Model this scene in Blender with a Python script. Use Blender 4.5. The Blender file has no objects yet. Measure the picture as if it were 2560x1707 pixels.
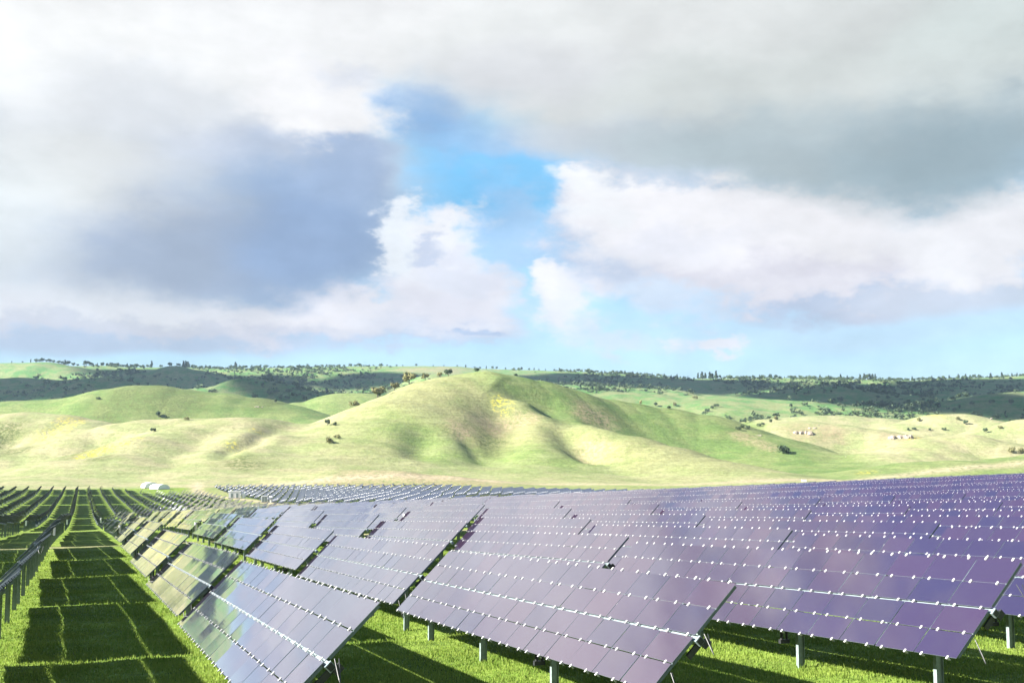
import bpy, math, random
import numpy as np
from mathutils import Matrix, Vector

random.seed(7); RNG = np.random.default_rng(11)
S = bpy.context.scene
COL = S.collection

# ------------------------------------------------------------------ camera, sky, sun, exposure
FPX = 3116.5                                   # focal length in photo pixels (2560 wide)
PITCH = math.atan(316.5 / FPX)
AZ = math.radians(-18.933)                     # compass direction of the tracker rows
CA, SA = math.cos(AZ), math.sin(AZ)
CAMZ = 4.3

cam_data = bpy.data.cameras.new('camera')
cam_data.sensor_width = 36.0
cam_data.lens = 36.0 * FPX / 2560.0
cam_data.clip_start = 0.5
cam_data.clip_end = 20000
cam = bpy.data.objects.new('camera', cam_data)
COL.objects.link(cam)
cam.location = (0, 0, CAMZ)
cam.rotation_euler = (math.radians(90) + PITCH, 0, 0)
S.camera = cam

S.render.engine = 'CYCLES'
S.view_settings.view_transform = 'Standard'
S.view_settings.look = 'None'
S.view_settings.gamma = 1.0
S.view_settings.use_curve_mapping = False
EXPO = 2.22
S.view_settings.exposure = EXPO

SUN_EL = math.radians(29)
# the sun stands to the left of the rows, square to them
sun_h = Vector((-CA, SA, 0)) * math.cos(math.radians(-4)) + Vector((SA, CA, 0)) * math.sin(math.radians(4))
sun_h.normalize()
SUN_DIR = Vector((sun_h.x * math.cos(SUN_EL), sun_h.y * math.cos(SUN_EL), math.sin(SUN_EL)))
sd = bpy.data.lights.new('sun', 'SUN')
sd.energy = 5.0
sd.angle = math.radians(0.53)
sd.color = (1.0, 0.955, 0.87)
sun = bpy.data.objects.new('sun', sd)
COL.objects.link(sun)
sun.rotation_euler = SUN_DIR.to_track_quat('Z', 'Y').to_euler()
sun.location = (-60, -20, 60)


class NT:
    """small helper to write node graphs"""
    def __init__(s, nt):
        s.nt = nt
    def node(s, t, **kw):
        n = s.nt.nodes.new(t)
        for k, v in kw.items():
            setattr(n, k, v)
        return n
    def put(s, sock, v):
        if hasattr(v, 'is_linked'):
            s.nt.links.new(v, sock)
        else:
            if isinstance(v, (tuple, list)) and sock.type == 'RGBA' and len(v) == 3:
                v = (*v, 1)
            sock.default_value = v
    def math(s, op, a, b=None, c=None, clamp=False):
        n = s.node('ShaderNodeMath', operation=op, use_clamp=clamp)
        s.put(n.inputs[0], a)
        if b is not None: s.put(n.inputs[1], b)
        if c is not None: s.put(n.inputs[2], c)
        return n.outputs[0]
    def vmath(s, op, a, b=None):
        n = s.node('ShaderNodeVectorMath', operation=op)
        s.put(n.inputs[0], a)
        if b is not None:
            s.put(n.inputs[3 if op == 'SCALE' else 1], b)
        return n.outputs['Value' if op in ('LENGTH', 'DOT_PRODUCT', 'DISTANCE') else 'Vector']
    def noise(s, vec, scale, detail=4, rough=0.5, lac=2.0, dist=0.0):
        n = s.node('ShaderNodeTexNoise')
        if vec is not None: s.put(n.inputs['Vector'], vec)
        n.inputs['Scale'].default_value = scale
        n.inputs['Detail'].default_value = detail
        n.inputs['Roughness'].default_value = rough
        n.inputs['Lacunarity'].default_value = lac
        n.inputs['Distortion'].default_value = dist
        return n
    def remap(s, v, a, b, c=0.0, d=1.0, smooth=True):
        n = s.node('ShaderNodeMapRange', interpolation_type='SMOOTHSTEP' if smooth else 'LINEAR')
        s.put(n.inputs[0], v)
        for i, x in zip((1, 2, 3, 4), (a, b, c, d)): n.inputs[i].default_value = x
        return n.outputs[0]
    def mix(s, f, a, b, blend='MIX'):
        n = s.node('ShaderNodeMix', data_type='RGBA', blend_type=blend)
        s.put(n.inputs[0], f); s.put(n.inputs[6], a); s.put(n.inputs[7], b)
        return n.outputs[2]


def lin(r, g, b):
    f = lambda c: (c / 255 / 12.92) if c <= 10 else ((c / 255 + 0.055) / 1.055) ** 2.4
    return (f(r), f(g), f(b))


def rad(r, g, b):
    """radiance that shows as this display colour at the chosen exposure"""
    return tuple(c / 2 ** EXPO for c in lin(r, g, b))


def px_angles(x, y):
    X = (x - 1280) / FPX; Z = -(y - 853.5) / FPX
    d = (X, math.cos(PITCH) - Z * math.sin(PITCH), math.sin(PITCH) + Z * math.cos(PITCH))
    return math.degrees(math.atan2(d[0], d[1])), math.degrees(math.atan2(d[2], math.hypot(d[0], d[1])))


def build_world():
    w = bpy.data.worlds.new('World')
    S.world = w
    w.use_nodes = True
    nt = w.node_tree
    nt.nodes.clear()
    n = NT(nt)
    tc = n.node('ShaderNodeTexCoord')
    d = tc.outputs['Generated']
    sep = n.node('ShaderNodeSeparateXYZ'); n.put(sep.inputs[0], d)
    A = n.math('MULTIPLY', n.math('ARCTAN2', sep.outputs[0], sep.outputs[1]), 57.2958)
    E = n.math('MULTIPLY', n.math('ARCSINE', sep.outputs[2]), 57.2958)
    cb = n.node('ShaderNodeCombineXYZ'); n.put(cb.inputs[0], A); n.put(cb.inputs[1], E)
    # stretched direction so that billows flatten towards the horizon
    dst = n.vmath('MULTIPLY', d, (1.0, 1.0, 1.9))
    w1 = n.noise(dst, 4.5, 3, 0.5)
    w2 = n.noise(dst, 16, 7, 0.62)
    w3 = n.noise(dst, 9, 9, 0.6)
    o1 = n.vmath('MULTIPLY', n.vmath('SUBTRACT', w1.outputs['Color'], (0.5, 0.5, 0.5)), (7.0, 4.5, 0))
    o2 = n.vmath('MULTIPLY', n.vmath('SUBTRACT', w2.outputs['Color'], (0.5, 0.5, 0.5)), (6.0, 4.6, 0))
    w4 = n.noise(dst, 52, 5, 0.6)
    o2 = n.vmath('ADD', o2, n.vmath('MULTIPLY', n.vmath('SUBTRACT', w4.outputs['Color'], (0.5, 0.5, 0.5)), (1.7, 1.5, 0)))
    q1 = n.vmath('ADD', cb.outputs[0], o1)          # soft edges
    q2 = n.vmath('ADD', q1, o2)                     # billowing edges
    q3 = n.vmath('ADD', q1, n.vmath('MULTIPLY', o2, (0.5, 0.5, 0)))
    sky = n.node('ShaderNodeTexSky', sky_type='NISHITA')
    sky.sun_disc = False
    sky.sun_elevation = SUN_EL
    sky.sun_rotation = math.atan2(SUN_DIR.x, SUN_DIR.y)
    sky.dust_density = 0.6; sky.ozone_density = 1.0; sky.air_density = 1.0
    skyc = n.vmath('SCALE', sky.outputs[0], 0.05)
    skyc = n.mix(0.6, skyc, rad(140, 205, 250))
    skyc = n.mix(n.remap(E, 18, 34, 0.0, 0.85), skyc, rad(104, 140, 200))
    # thin bright veil near the horizon
    veil = n.remap(E, 0.5, 11.0, 0.62, 0.0)
    skyc = n.mix(veil, skyc, rad(206, 236, 254))
    # general broken cloud deck all round
    gm = n.noise(dst, 2.6, 8, 0.55)
    gcol = n.mix(n.remap(w3.outputs['Fac'], 0.35, 0.68), rad(178, 186, 196), rad(240, 242, 244))
    inframe_edge = n.math('MULTIPLY', n.remap(n.math('ABSOLUTE', A), 22, 32, 0.0, 1.0), 1.0)
    high = n.remap(E, 18, 24, 0.0, 1.0)
    gen = n.math('MAXIMUM', inframe_edge, high)
    gmask = n.math('MULTIPLY', n.remap(n.math('SUBTRACT', gm.outputs['Fac'], n.remap(E, 20, 34, 0.0, 0.16)), 0.36, 0.5), gen)
    col = n.mix(gmask, skyc, gcol)

    def blob(col, x, y, rx, ry, c, soft=0.35, q=q1, amount=1.0, sky_c=False, mod=0.0):
        a0, e0 = px_angles(x, y)
        rxd, ryd = rx * 0.0181, ry * 0.0181
        v = n.vmath('MULTIPLY', n.vmath('SUBTRACT', q, (a0, e0, 0)), (1 / rxd, 1 / ryd, 0))
        r = n.vmath('LENGTH', v)
        m = n.remap(r, 1.0 + soft, 1.0 - soft, 0.0, amount)
        cc = skyc if sky_c else rad(*c)
        if mod:
            cc = n.mix(n.math('MULTIPLY', n.remap(w3.outputs['Fac'], 0.38, 0.66), mod), cc, rad(246, 247, 250))
        return n.mix(m, col, cc)

    B = lambda *a, **k: blob(*a, **k)
    c = col
    # ---- low clouds far off
    c = B(c, 2150, 790, 560, 50, (212, 230, 250), 0.6, q1, 0.4)
    c = B(c, 1790, 828, 95, 32, (238, 238, 246), 0.35, q2, 0.9)
    c = B(c, 1560, 850, 120, 30, (222, 228, 246), 0.6, q2, 0.6)
    c = B(c, 300, 850, 560, 42, (186, 200, 224), 0.4, q1, 0.9)
    c = B(c, 980, 850, 300, 46, (196, 208, 232), 0.5, q2, 0.85)
    c = B(c, 300, 790, 600, 62, (208, 212, 226), 0.35, q2, 1.0)
    c = B(c, 250, 735, 560, 52, (234, 234, 240), 0.3, q2, 1.0)
    c = B(c, 850, 800, 330, 70, (216, 218, 232), 0.35, q2, 1.0, mod=0.3)
    c = B(c, 820, 770, 260, 50, (242, 240, 246), 0.5, q2, 0.9)
    # ---- the opening in the cloud
    c = B(c, 1150, 440, 330, 260, (0, 0, 0), 0.3, q1, 1.0, sky_c=True)
    c = B(c, 1160, 450, 330, 200, (124, 202, 253), 0.45, q1, 0.95)
    c = B(c, 1080, 300, 150, 90, (150, 186, 230), 0.6, q2, 0.9)
    c = B(c, 1290, 400, 170, 60, (176, 200, 234), 0.7, q2, 0.6)
    c = B(c, 1330, 500, 90, 60, (132, 204, 252), 0.6, q2, 0.8)
    c = B(c, 1330, 600, 120, 70, (186, 214, 246), 0.6, q2, 0.7)
    c = B(c, 1260, 560, 80, 60, (164, 206, 248), 0.7, q2, 0.6)
    # ---- right cumulus band
    c = B(c, 2150, 715, 330, 42, (190, 204, 228), 0.5, q3, 1.0)
    c = B(c, 2450, 712, 300, 42, (210, 218, 234), 0.5, q1, 0.85)
    c = B(c, 1640, 690, 200, 75, (220, 230, 248), 0.45, q2, 0.8, mod=0.4)
    c = B(c, 2080, 640, 520, 70, (222, 220, 232), 0.3, q2, 1.0, mod=0.3)
    c = B(c, 1520, 600, 110, 90, (200, 212, 236), 0.45, q2, 0.9, mod=0.3)
    c = B(c, 1660, 560, 180, 95, (234, 234, 242), 0.4, q2, 1.0, mod=0.5)
    c = B(c, 1950, 545, 430, 100, (246, 245, 249), 0.4, q2, 1.0)
    c = B(c, 1700, 600, 160, 40, (228, 230, 242), 0.8, q2, 0.6)
    c = B(c, 2460, 570, 260, 95, (240, 240, 245), 0.4, q2, 1.0, mod=0.4)
    c = B(c, 1560, 500, 110, 40, (246, 248, 252), 0.5, q2, 0.9)
    c = B(c, 1440, 745, 85, 95, (236, 236, 246), 0.35, q2, 0.9, mod=0.4)
    c = B(c, 1405, 700, 45, 50, (248, 248, 252), 0.5, q2, 0.9)
    # ---- big left cloud with dark blue-grey belly
    c = B(c, 250, 470, 720, 290, (216, 222, 230), 0.3, q3, 1.0)
    c = B(c, 620, 440, 320, 190, (198, 208, 226), 0.25, q3, 1.0)
    c = B(c, 640, 570, 320, 160, (160, 180, 208), 0.38, q3, 1.0)
    c = B(c, 450, 610, 420, 105, (166, 180, 204), 0.45, q3, 0.95)
    c = B(c, 750, 600, 200, 130, (144, 170, 210), 0.55, q3, 0.8)
    c = B(c, 820, 440, 110, 80, (164, 186, 220), 0.5, q3, 0.8)
    c = B(c, 200, 420, 260, 110, (236, 238, 236), 0.7, q3, 0.7)
    c = B(c, 20, 520, 160, 120, (236, 242, 244), 0.7, q3, 0.7)
    # ---- centre cumulus
    c = B(c, 1120, 790, 200, 70, (214, 220, 238), 0.4, q2, 1.0, mod=0.4)
    c = B(c, 1110, 720, 190, 95, (232, 232, 243), 0.3, q2, 1.0, mod=0.4)
    c = B(c, 1090, 632, 150, 82, (243, 245, 251), 0.4, q2, 1.0, mod=0.0)
    c = B(c, 1150, 680, 120, 40, (222, 226, 242), 0.7, q2, 0.7)
    c = B(c, 985, 600, 62, 62, (240, 246, 253), 0.4, q2, 0.95)
    c = B(c, 1080, 625, 65, 22, (196, 208, 234), 0.6, q2, 0.8)
    c = B(c, 1190, 835, 60, 16, (170, 194, 230), 0.6, q2, 0.7)
    # ---- top deck: white on the left, grey on the right
    c = B(c, 200, 60, 860, 200, (250, 251, 251), 0.35, q3, 1.0)
    c = B(c, 420, 240, 240, 90, (226, 231, 238), 0.6, q3, 0.7)
    c = B(c, 1000, 30, 700, 165, (244, 245, 246), 0.3, q3, 1.0)
    c = B(c, 780, 250, 190, 110, (247, 247, 249), 0.35, q2, 1.0)
    c = B(c, 880, 190, 60, 40, (212, 220, 236), 0.8, q2, 0.5)
    c = B(c, 2000, 150, 900, 250, (218, 223, 222), 0.25, q3, 1.0)
    c = B(c, 1360, 180, 270, 90, (226, 228, 232), 0.5, q3, 0.9)
    c = B(c, 1680, 365, 320, 78, (206, 212, 220), 0.5, q3, 0.9)
    c = B(c, 2150, 350, 560, 115, (182, 196, 202), 0.45, q3, 1.0)
    c = B(c, 2370, 400, 260, 100, (158, 178, 188), 0.6, q3, 0.9)
    c = B(c, 2050, 150, 420, 110, (204, 210, 208), 0.8, q3, 0.6)
    c = B(c, 2520, 60, 200, 140, (214, 226, 224), 0.7, q3, 0.6)
    c = B(c, 1560, 40, 500, 100, (240, 242, 242), 0.7, q3, 0.7)
    c = B(c, 1700, 460, 130, 26, (200, 208, 224), 0.7, q2, 0.6)
    # fine uneven brightness through all the cloud
    lo = n.remap(w3.outputs['Fac'], 0.3, 0.7, 0.93, 1.06)
    lo2 = n.remap(w2.outputs['Fac'], 0.3, 0.7, 0.94, 1.04)
    c = n.vmath('SCALE', c, n.math('MULTIPLY', lo, lo2))
    bg = n.node('ShaderNodeBackground')
    n.put(bg.inputs['Color'], c)
    bg.inputs['Strength'].default_value = 1.0
    out = n.node('ShaderNodeOutputWorld')
    nt.links.new(bg.outputs[0], out.inputs['Surface'])
    w.cycles.sampling_method = 'MANUAL'
    w.cycles.sample_map_resolution = 1024


build_world()


# ------------------------------------------------------------------ helpers
def link(o, parent=None):
    COL.objects.link(o)
    if parent is not None: o.parent = parent
    return o


def tag(o, label=None, cat=None, group=None, kind=None):
    if label: o['label'] = label
    if cat: o['category'] = cat
    if group: o['group'] = group
    if kind: o['kind'] = kind
    return o


class MB:
    """collects boxes, tubes and loose faces for one mesh"""
    def __init__(s):
        s.v = []; s.f = []
    def add(s, vs, fs):
        o = len(s.v); s.v += [tuple(p) for p in vs]; s.f += [tuple(i + o for i in f) for f in fs]
    def box(s, c, size, M=None):
        x, y, z = (k / 2 for k in size)
        vs = [Vector((c[0] + i * x, c[1] + j * y, c[2] + k * z)) for i in (-1, 1) for j in (-1, 1) for k in (-1, 1)]
        if M is not None: vs = [M @ p for p in vs]
        s.add(vs, [(0, 1, 3, 2), (4, 6, 7, 5), (0, 4, 5, 1), (2, 3, 7, 6), (0, 2, 6, 4), (1, 5, 7, 3)])
    def tube(s, pts, r, n=6, cap=True):
        pts = [Vector(p) for p in pts]
        rs = r if isinstance(r, (list, tuple)) else [r] * len(pts)
        vs = []; fs = []
        for i, p in enumerate(pts):
            t = (pts[min(i + 1, len(pts) - 1)] - pts[max(i - 1, 0)]).normalized()
            a = t.cross(Vector((0, 0, 1)))
            if a.length < 1e-3: a = t.cross(Vector((1, 0, 0)))
            a.normalize(); b = t.cross(a)
            for k in range(n):
                th = 2 * math.pi * k / n
                vs.append(p + (a * math.cos(th) + b * math.sin(th)) * rs[i])
        for i in range(len(pts) - 1):
            for k in range(n):
                k2 = (k + 1) % n
                fs.append((i * n + k, i * n + k2, (i + 1) * n + k2, (i + 1) * n + k))
        if cap:
            fs.append(tuple(range(n))); fs.append(tuple(range((len(pts) - 1) * n, len(pts) * n))[::-1])
        s.add(vs, fs)
    def mesh(s, name, mat, smooth=False, back=None):
        m = bpy.data.meshes.new(name)
        m.from_pydata(s.v, [], s.f)
        m.materials.append(mat)
        if back is not None:
            m.materials.append(back); m.materials.append(M_EDGE)
            m.polygons.foreach_set('material_index', [(2, 2, 2, 2, 1, 0)[i % 6] for i in range(len(m.polygons))])
        if smooth: m.polygons.foreach_set('use_smooth', [True] * len(m.polygons))
        m.update()
        return m


def np_mesh(name, V, F, mat, smooth=False):
    """V (n,3), F (m,k) arrays"""
    V = np.asarray(V, dtype=np.float32); F = np.asarray(F, dtype=np.int32)
    k = F.shape[1]
    m = bpy.data.meshes.new(name)
    m.vertices.add(len(V)); m.vertices.foreach_set('co', V.ravel())
    m.loops.add(F.size); m.loops.foreach_set('vertex_index', F.ravel())
    m.polygons.add(len(F))
    m.polygons.foreach_set('loop_start', np.arange(0, F.size, k, dtype=np.int32))
    m.polygons.foreach_set('loop_total', np.full(len(F), k, dtype=np.int32))
    if smooth: m.polygons.foreach_set('use_smooth', np.ones(len(F), dtype=bool))
    m.materials.append(mat)
    m.update(calc_edges=True)
    return m


def mat(name):
    m = bpy.data.materials.new(name)
    m.use_nodes = True
    nt = m.node_tree
    b = nt.nodes['Principled BSDF']
    return m, NT(nt), b


# ------------------------------------------------------------------ materials
def simple(name, col, rough=0.6, metal=0.0, nscale=6.0, var=0.15, bump=0.0):
    m, n, b = mat(name)
    tc = n.node('ShaderNodeTexCoord')
    no = n.noise(tc.outputs['Object'], nscale, 6, 0.6)
    c = n.mix(n.remap(no.outputs['Fac'], 0.3, 0.7), tuple(x * (1 - var) for x in col), tuple(min(1, x * (1 + var)) for x in col))
    n.put(b.inputs['Base Color'], c)
    b.inputs['Roughness'].default_value = rough
    b.inputs['Metallic'].default_value = metal
    if bump:
        bp = n.node('ShaderNodeBump'); bp.inputs['Strength'].default_value = bump
        n.put(bp.inputs['Height'], no.outputs['Fac']); n.put(b.inputs['Normal'], bp.outputs[0])
    return m


M_STEEL = simple('galvanised_steel', (0.20, 0.25, 0.25), 0.5, 0.2, 9, 0.2)
M_BACK = simple('panel_back', (0.022, 0.030, 0.036), 0.55, 0.0, 5, 0.2)
M_TUBE = simple('torque_tube_steel', (0.20, 0.25, 0.27), 0.5, 0.2, 5, 0.12)
M_CLIP = simple('clip_aluminium', (0.50, 0.50, 0.50), 0.45, 0.0, 20, 0.05)
M_BLACK = simple('black_rubber_and_shade', (0.018, 0.02, 0.022), 0.5, 0.0, 12, 0.2)
M_WHITE = simple('white_enamel', (0.78, 0.79, 0.80), 0.45, 0.0, 3, 0.05)
M_RAIL = simple('rail_steel', (0.10, 0.13, 0.14), 0.5, 0.2, 9, 0.15)


def panel_material():
    m, n, b = mat('thin_film_glass')
    oi = n.node('ShaderNodeObjectInfo'); ge = n.node('ShaderNodeNewGeometry')
    r = n.math('FRACT', n.math('ADD', oi.outputs['Random'], ge.outputs['Random Per Island']))
    base = n.mix(n.remap(r, 0.0, 1.0, smooth=False), (0.034, 0.018, 0.040), (0.020, 0.014, 0.038))
    tc = n.node('ShaderNodeTexCoord')
    dust = n.noise(ge.outputs['Position'], 0.9, 5, 0.6)
    base = n.mix(n.remap(dust.outputs['Fac'], 0.45, 0.75, 0.0, 0.3), base, (0.040, 0.030, 0.042))
    n.put(b.inputs['Base Color'], base)
    b.inputs['Roughness'].default_value = 0.035
    b.inputs['IOR'].default_value = 1.7
    b.inputs['Coat Weight'].default_value = 1.0
    b.inputs['Coat Roughness'].default_value = 0.03
    b.inputs['Coat IOR'].default_value = 1.65
    return m


M_PANEL = panel_material()
M_EDGE = simple('glass_edge', (0.30, 0.36, 0.40), 0.3, 0.0, 9, 0.1)


def blue_panel_material():
    m, n, b = mat('blue_grey_glass')
    ge = n.node('ShaderNodeNewGeometry')
    n.put(b.inputs['Base Color'], n.mix(ge.outputs['Random Per Island'], (0.028, 0.036, 0.060), (0.040, 0.048, 0.076)))
    b.inputs['Roughness'].default_value = 0.22
    b.inputs['IOR'].default_value = 1.42
    return m


M_PANEL_BLUE = blue_panel_material()


# ------------------------------------------------------------------ the land
def vnoise(x, y, scale, seed=0):
    """smooth value noise in numpy"""
    xs = np.asarray(x, float) / scale; ys = np.asarray(y, float) / scale
    xi = np.floor(xs).astype(np.int64); yi = np.floor(ys).astype(np.int64)
    fx = xs - xi; fy = ys - yi
    fx = fx * fx * (3 - 2 * fx); fy = fy * fy * (3 - 2 * fy)
    def h(a, b):
        k = (a * 374761393 + b * 668265263 + seed * 974711) & 0x7fffffff
        k = (k ^ (k >> 13)) * 1274126177 & 0x7fffffff
        return ((k ^ (k >> 16)) & 0xffff) / 65535.0
    return (h(xi, yi) * (1 - fx) + h(xi + 1, yi) * fx) * (1 - fy) + (h(xi, yi + 1) * (1 - fx) + h(xi + 1, yi + 1) * fx) * fy


def fbm(x, y, scale, octs=4, seed=0):
    s = 0; a = 0.5; t = 0
    for k in range(octs):
        s = s + a * vnoise(x, y, scale / 2 ** k, seed + k); t += a; a *= 0.55
    return s / t


def to_uv(x, y):
    return x * CA - y * SA, x * SA + y * CA


def to_xy(u, v):
    return u * CA + v * SA, -u * SA + v * CA


PV = np.array([-400, -100, 0, 18, 27, 45, 63, 80, 97, 109, 125, 165, 212, 228, 280, 365, 490, 640, 715, 850, 1200])
PZ = np.array([-3.5, -3.6, -4.2, -4.62, -4.96, -5.36, -5.66, -5.94, -6.2, -6.42, -6.85, -8.2, -9.9, -10.4, -12.1, -13.7, -13.5, -13.2, -11.9, -10.6, -9.0])


def sstep(x, a, b):
    t = np.clip((x - a) / (b - a), 0, 1)
    return t * t * (3 - 2 * t)


def valley(u, v):
    """height of the valley floor below the camera, along (v) and across (u) the rows"""
    z = (np.interp(v - 4, PV, PZ) + np.interp(v + 4, PV, PZ) + np.interp(v, PV, PZ)) / 3
    slope = 0.022 + 0.011 * sstep(v, 60, 160)
    slope = slope * (1 - sstep(v, 300, 430))
    cu = np.where(u > 0, u, u * 0.3)
    z = z + slope * np.clip(cu, -400, 420)
    z = z + (vnoise(u, v, 23, 3) - 0.5) * 0.10 * sstep(v, 40, 90)
    z = z + (fbm(u, v, 2.6, 3, 9) - 0.5) * 0.14 * (1 - sstep(v, 150, 260))
    return z


def P3(px, py, Y):
    """photo pixel at forward distance Y -> x, y, z relative to the camera"""
    X = (px - 1280) / FPX; Z = -(py - 853.5) / FPX
    dy = math.cos(PITCH) - Z * math.sin(PITCH); dz = math.sin(PITCH) + Z * math.cos(PITCH)
    return (X / dy * Y, Y, dz / dy * Y)


# crest lines: list of (photo x, photo y, distance), half width in metres (front/back)
RIDGES = [
    # main hill: left shoulder - summit - long right shoulder
    ([(700, 1165, 900), (800, 1122, 940), (860, 1085, 975), (933, 1043, 1020), (1006, 999, 1065), (1050, 977, 1090), (1098, 955, 1115), (1134, 944, 1130), (1171, 936, 1145), (1207, 934, 1150), (1262, 939, 1158),
      (1317, 950, 1165), (1372, 966, 1175), (1430, 986, 1185), (1500, 999, 1195), (1555, 1006, 1200), (1628, 1017, 1205), (1719, 1037, 1200), (1773, 1057, 1190), (1846, 1081, 1170), (1919, 1112, 1140), (1974, 1139, 1110), (2029, 1156, 1080), (2120, 1187, 1030)], 115),
    # front spur running down to the right
    ([(1215, 945, 1135), (1251, 966, 1110), (1299, 995, 1085), (1372, 1024, 1060), (1408, 1043, 1040), (1482, 1072, 1010), (1573, 1091, 985), (1646, 1112, 965), (1719, 1138, 945), (1773, 1150, 930), (1846, 1171, 910), (1919, 1187, 895)], 62),
    # middle nose
    ([(1299, 1010, 1080), (1335, 1060, 1035), (1320, 1104, 990), (1285, 1150, 945), (1262, 1182, 905)], 88),
    # left noses
    ([(1190, 985, 1100), (1165, 1048, 1045), (1115, 1108, 985), (1075, 1158, 930)], 95),
    ([(1100, 965, 1105), (1040, 1032, 1040), (980, 1094, 980), (930, 1154, 920)], 95),
    # low tan knoll in front
    ([(431, 1207, 800), (560, 1203, 800), (640, 1197, 790), (731, 1184, 785), (859, 1173, 780), (970, 1175, 780), (1079, 1186, 785), (1152, 1195, 790), (1207, 1203, 800)], 40),
    # hill B, pale, left of the middle
    ([(-260, 1120, 990), (0, 1116, 985), (110, 1103, 985), (183, 1094, 990), (256, 1072, 1000), (329, 1056, 1010), (380, 1048, 1015), (457, 1045, 1020), (585, 1045, 1030), (658, 1047, 1030), (713, 1059, 1030), (768, 1072, 1025), (840, 1085, 1010)], 85),
    # its spur running to the front left
    ([(560, 1052, 1000), (457, 1066, 965), (358, 1091, 920), (285, 1130, 870), (197, 1182, 820)], 74),
    ([(620, 1052, 1000), (640, 1080, 950), (610, 1120, 900), (560, 1160, 860)], 80),
    # hill B0 far left
    ([(-200, 1040, 1240), (0, 1037, 1230), (73, 1030, 1230), (146, 1036, 1225), (219, 1051, 1215), (280, 1075, 1200)], 95),
    # hill A dark green, left
    ([(-200, 1020, 1560), (0, 1013, 1560), (55, 1003, 1560), (146, 999, 1560), (234, 988, 1560), (292, 972, 1560), (347, 964, 1560), (395, 964, 1560), (457, 973, 1560), (548, 981, 1560), (622, 993, 1560), (687, 1010, 1550), (717, 1022, 1540), (790, 1050, 1500)], 130),
    ([(560, 1052, 1640), (600, 1043, 1660), (695, 1026, 1680), (768, 1006, 1690), (859, 984, 1700), (915, 984, 1700), (966, 995, 1690), (1060, 1030, 1660)], 120),
    # light hills on the right
    ([(1780, 1095, 1330), (1850, 1079, 1340), (1905, 1063, 1350), (1956, 1056, 1350), (2011, 1053, 1350), (2084, 1059, 1340), (2157, 1070, 1330), (2223, 1083, 1310), (2303, 1099, 1280), (2360, 1115, 1250)], 100),
    ([(2088, 1176, 1030), (2140, 1152, 1060), (2194, 1132, 1080), (2249, 1118, 1100), (2314, 1098, 1120), (2358, 1090, 1130), (2413, 1087, 1130), (2468, 1100, 1120), (2504, 1118, 1110), (2545, 1140, 1100), (2640, 1150, 1100)], 75),
    ([(2117, 1190, 930), (2175, 1179, 930), (2249, 1166, 930), (2322, 1153, 935), (2376, 1151, 935), (2468, 1157, 930), (2504, 1149, 940), (2541, 1141, 945), (2640, 1128, 950), (2900, 1115, 950)], 70),
    # plateau and ridges behind them
    ([(1860, 1075, 1780), (1919, 1058, 1800), (1974, 1043, 1800), (2029, 1038, 1800), (2102, 1038, 1800), (2175, 1043, 1790), (2249, 1050, 1780), (2320, 1062, 1760)], 130),
    ([(2270, 1058, 1620), (2340, 1036, 1640), (2395, 1034, 1640), (2449, 1048, 1620), (2486, 1061, 1600)], 90),
    ([(2440, 1085, 1440), (2464, 1076, 1450), (2504, 1059, 1460), (2559, 1048, 1460), (2700, 1040, 1460)], 80),
    ([(1430, 975, 2150), (1500, 977, 2150), (1628, 986, 2150), (1700, 990, 2150), (1810, 992, 2150), (1919, 999, 2150), (1992, 1004, 2150), (2139, 1014, 2120), (2241, 1032, 2100)], 160),
    ([(2250, 1036, 2050), (2278, 1028, 2080), (2358, 1017, 2120), (2431, 995, 2160), (2504, 984, 2180), (2559, 979, 2200), (2800, 975, 2200)], 160),
    # wooded middle slopes
    ([(-200, 950, 2500), (60, 945, 2500), (165, 950, 2480), (260, 945, 2450), (340, 958, 2420)], 140),
    ([(430, 985, 2250), (512, 970, 2260), (622, 944, 2300), (695, 959, 2280), (760, 975, 2250)], 120),
    ([(960, 985, 2250), (1021, 961, 2300), (1098, 936, 2350), (1150, 945, 2350)], 130),
    ([(1350, 960, 2500), (1500, 965, 2500), (1640, 972, 2500)], 150),
    ([(1880, 985, 2500), (2060, 965, 2550), (2200, 985, 2500)], 140),
    # meadows and skyline
    ([(-300, 912, 3050), (0, 909, 3050), (73, 907, 3050), (113, 906, 3050), (165, 915, 3040), (227, 934, 3000)], 170),
    ([(380, 930, 3050), (439, 915, 3060), (494, 925, 3050)], 130),
    ([(-400, 925, 3500), (0, 922, 3500), (256, 918, 3500), (366, 922, 3500), (475, 922, 3480), (512, 927, 3480), (622, 925, 3480), (700, 923, 3450), (859, 920, 3450), (1079, 918, 3450), (1189, 925, 3450), (1372, 931, 3450), (1482, 937, 3450),
      (1591, 946, 3450), (1719, 951, 3450), (1883, 949, 3450), (2066, 953, 3450), (2285, 956, 3450), (2395, 950, 3450), (2559, 944, 3450), (2900, 940, 3450)], 420),
]
BY = np.array([0, 900, 1150, 1350, 1600, 2000, 2500, 3000, 3400, 4500, 9000])
BZ = np.array([0, 0, 2, 12, 32, 70, 120, 172, 205, 150, 100])

SEG = []
for pts, w in RIDGES:
    P = [P3(*p) for p in pts]
    for a, b in zip(P[:-1], P[1:]):
        SEG.append((np.array(a), np.array(b), w, len(SEG)))
RID = []
i0 = 0
for pts, w in RIDGES:
    RID.append((i0, i0 + len(pts) - 1, w)); i0 += len(pts) - 1

GULLIES = []          # filled below: (points xy, depth, width)


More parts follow.
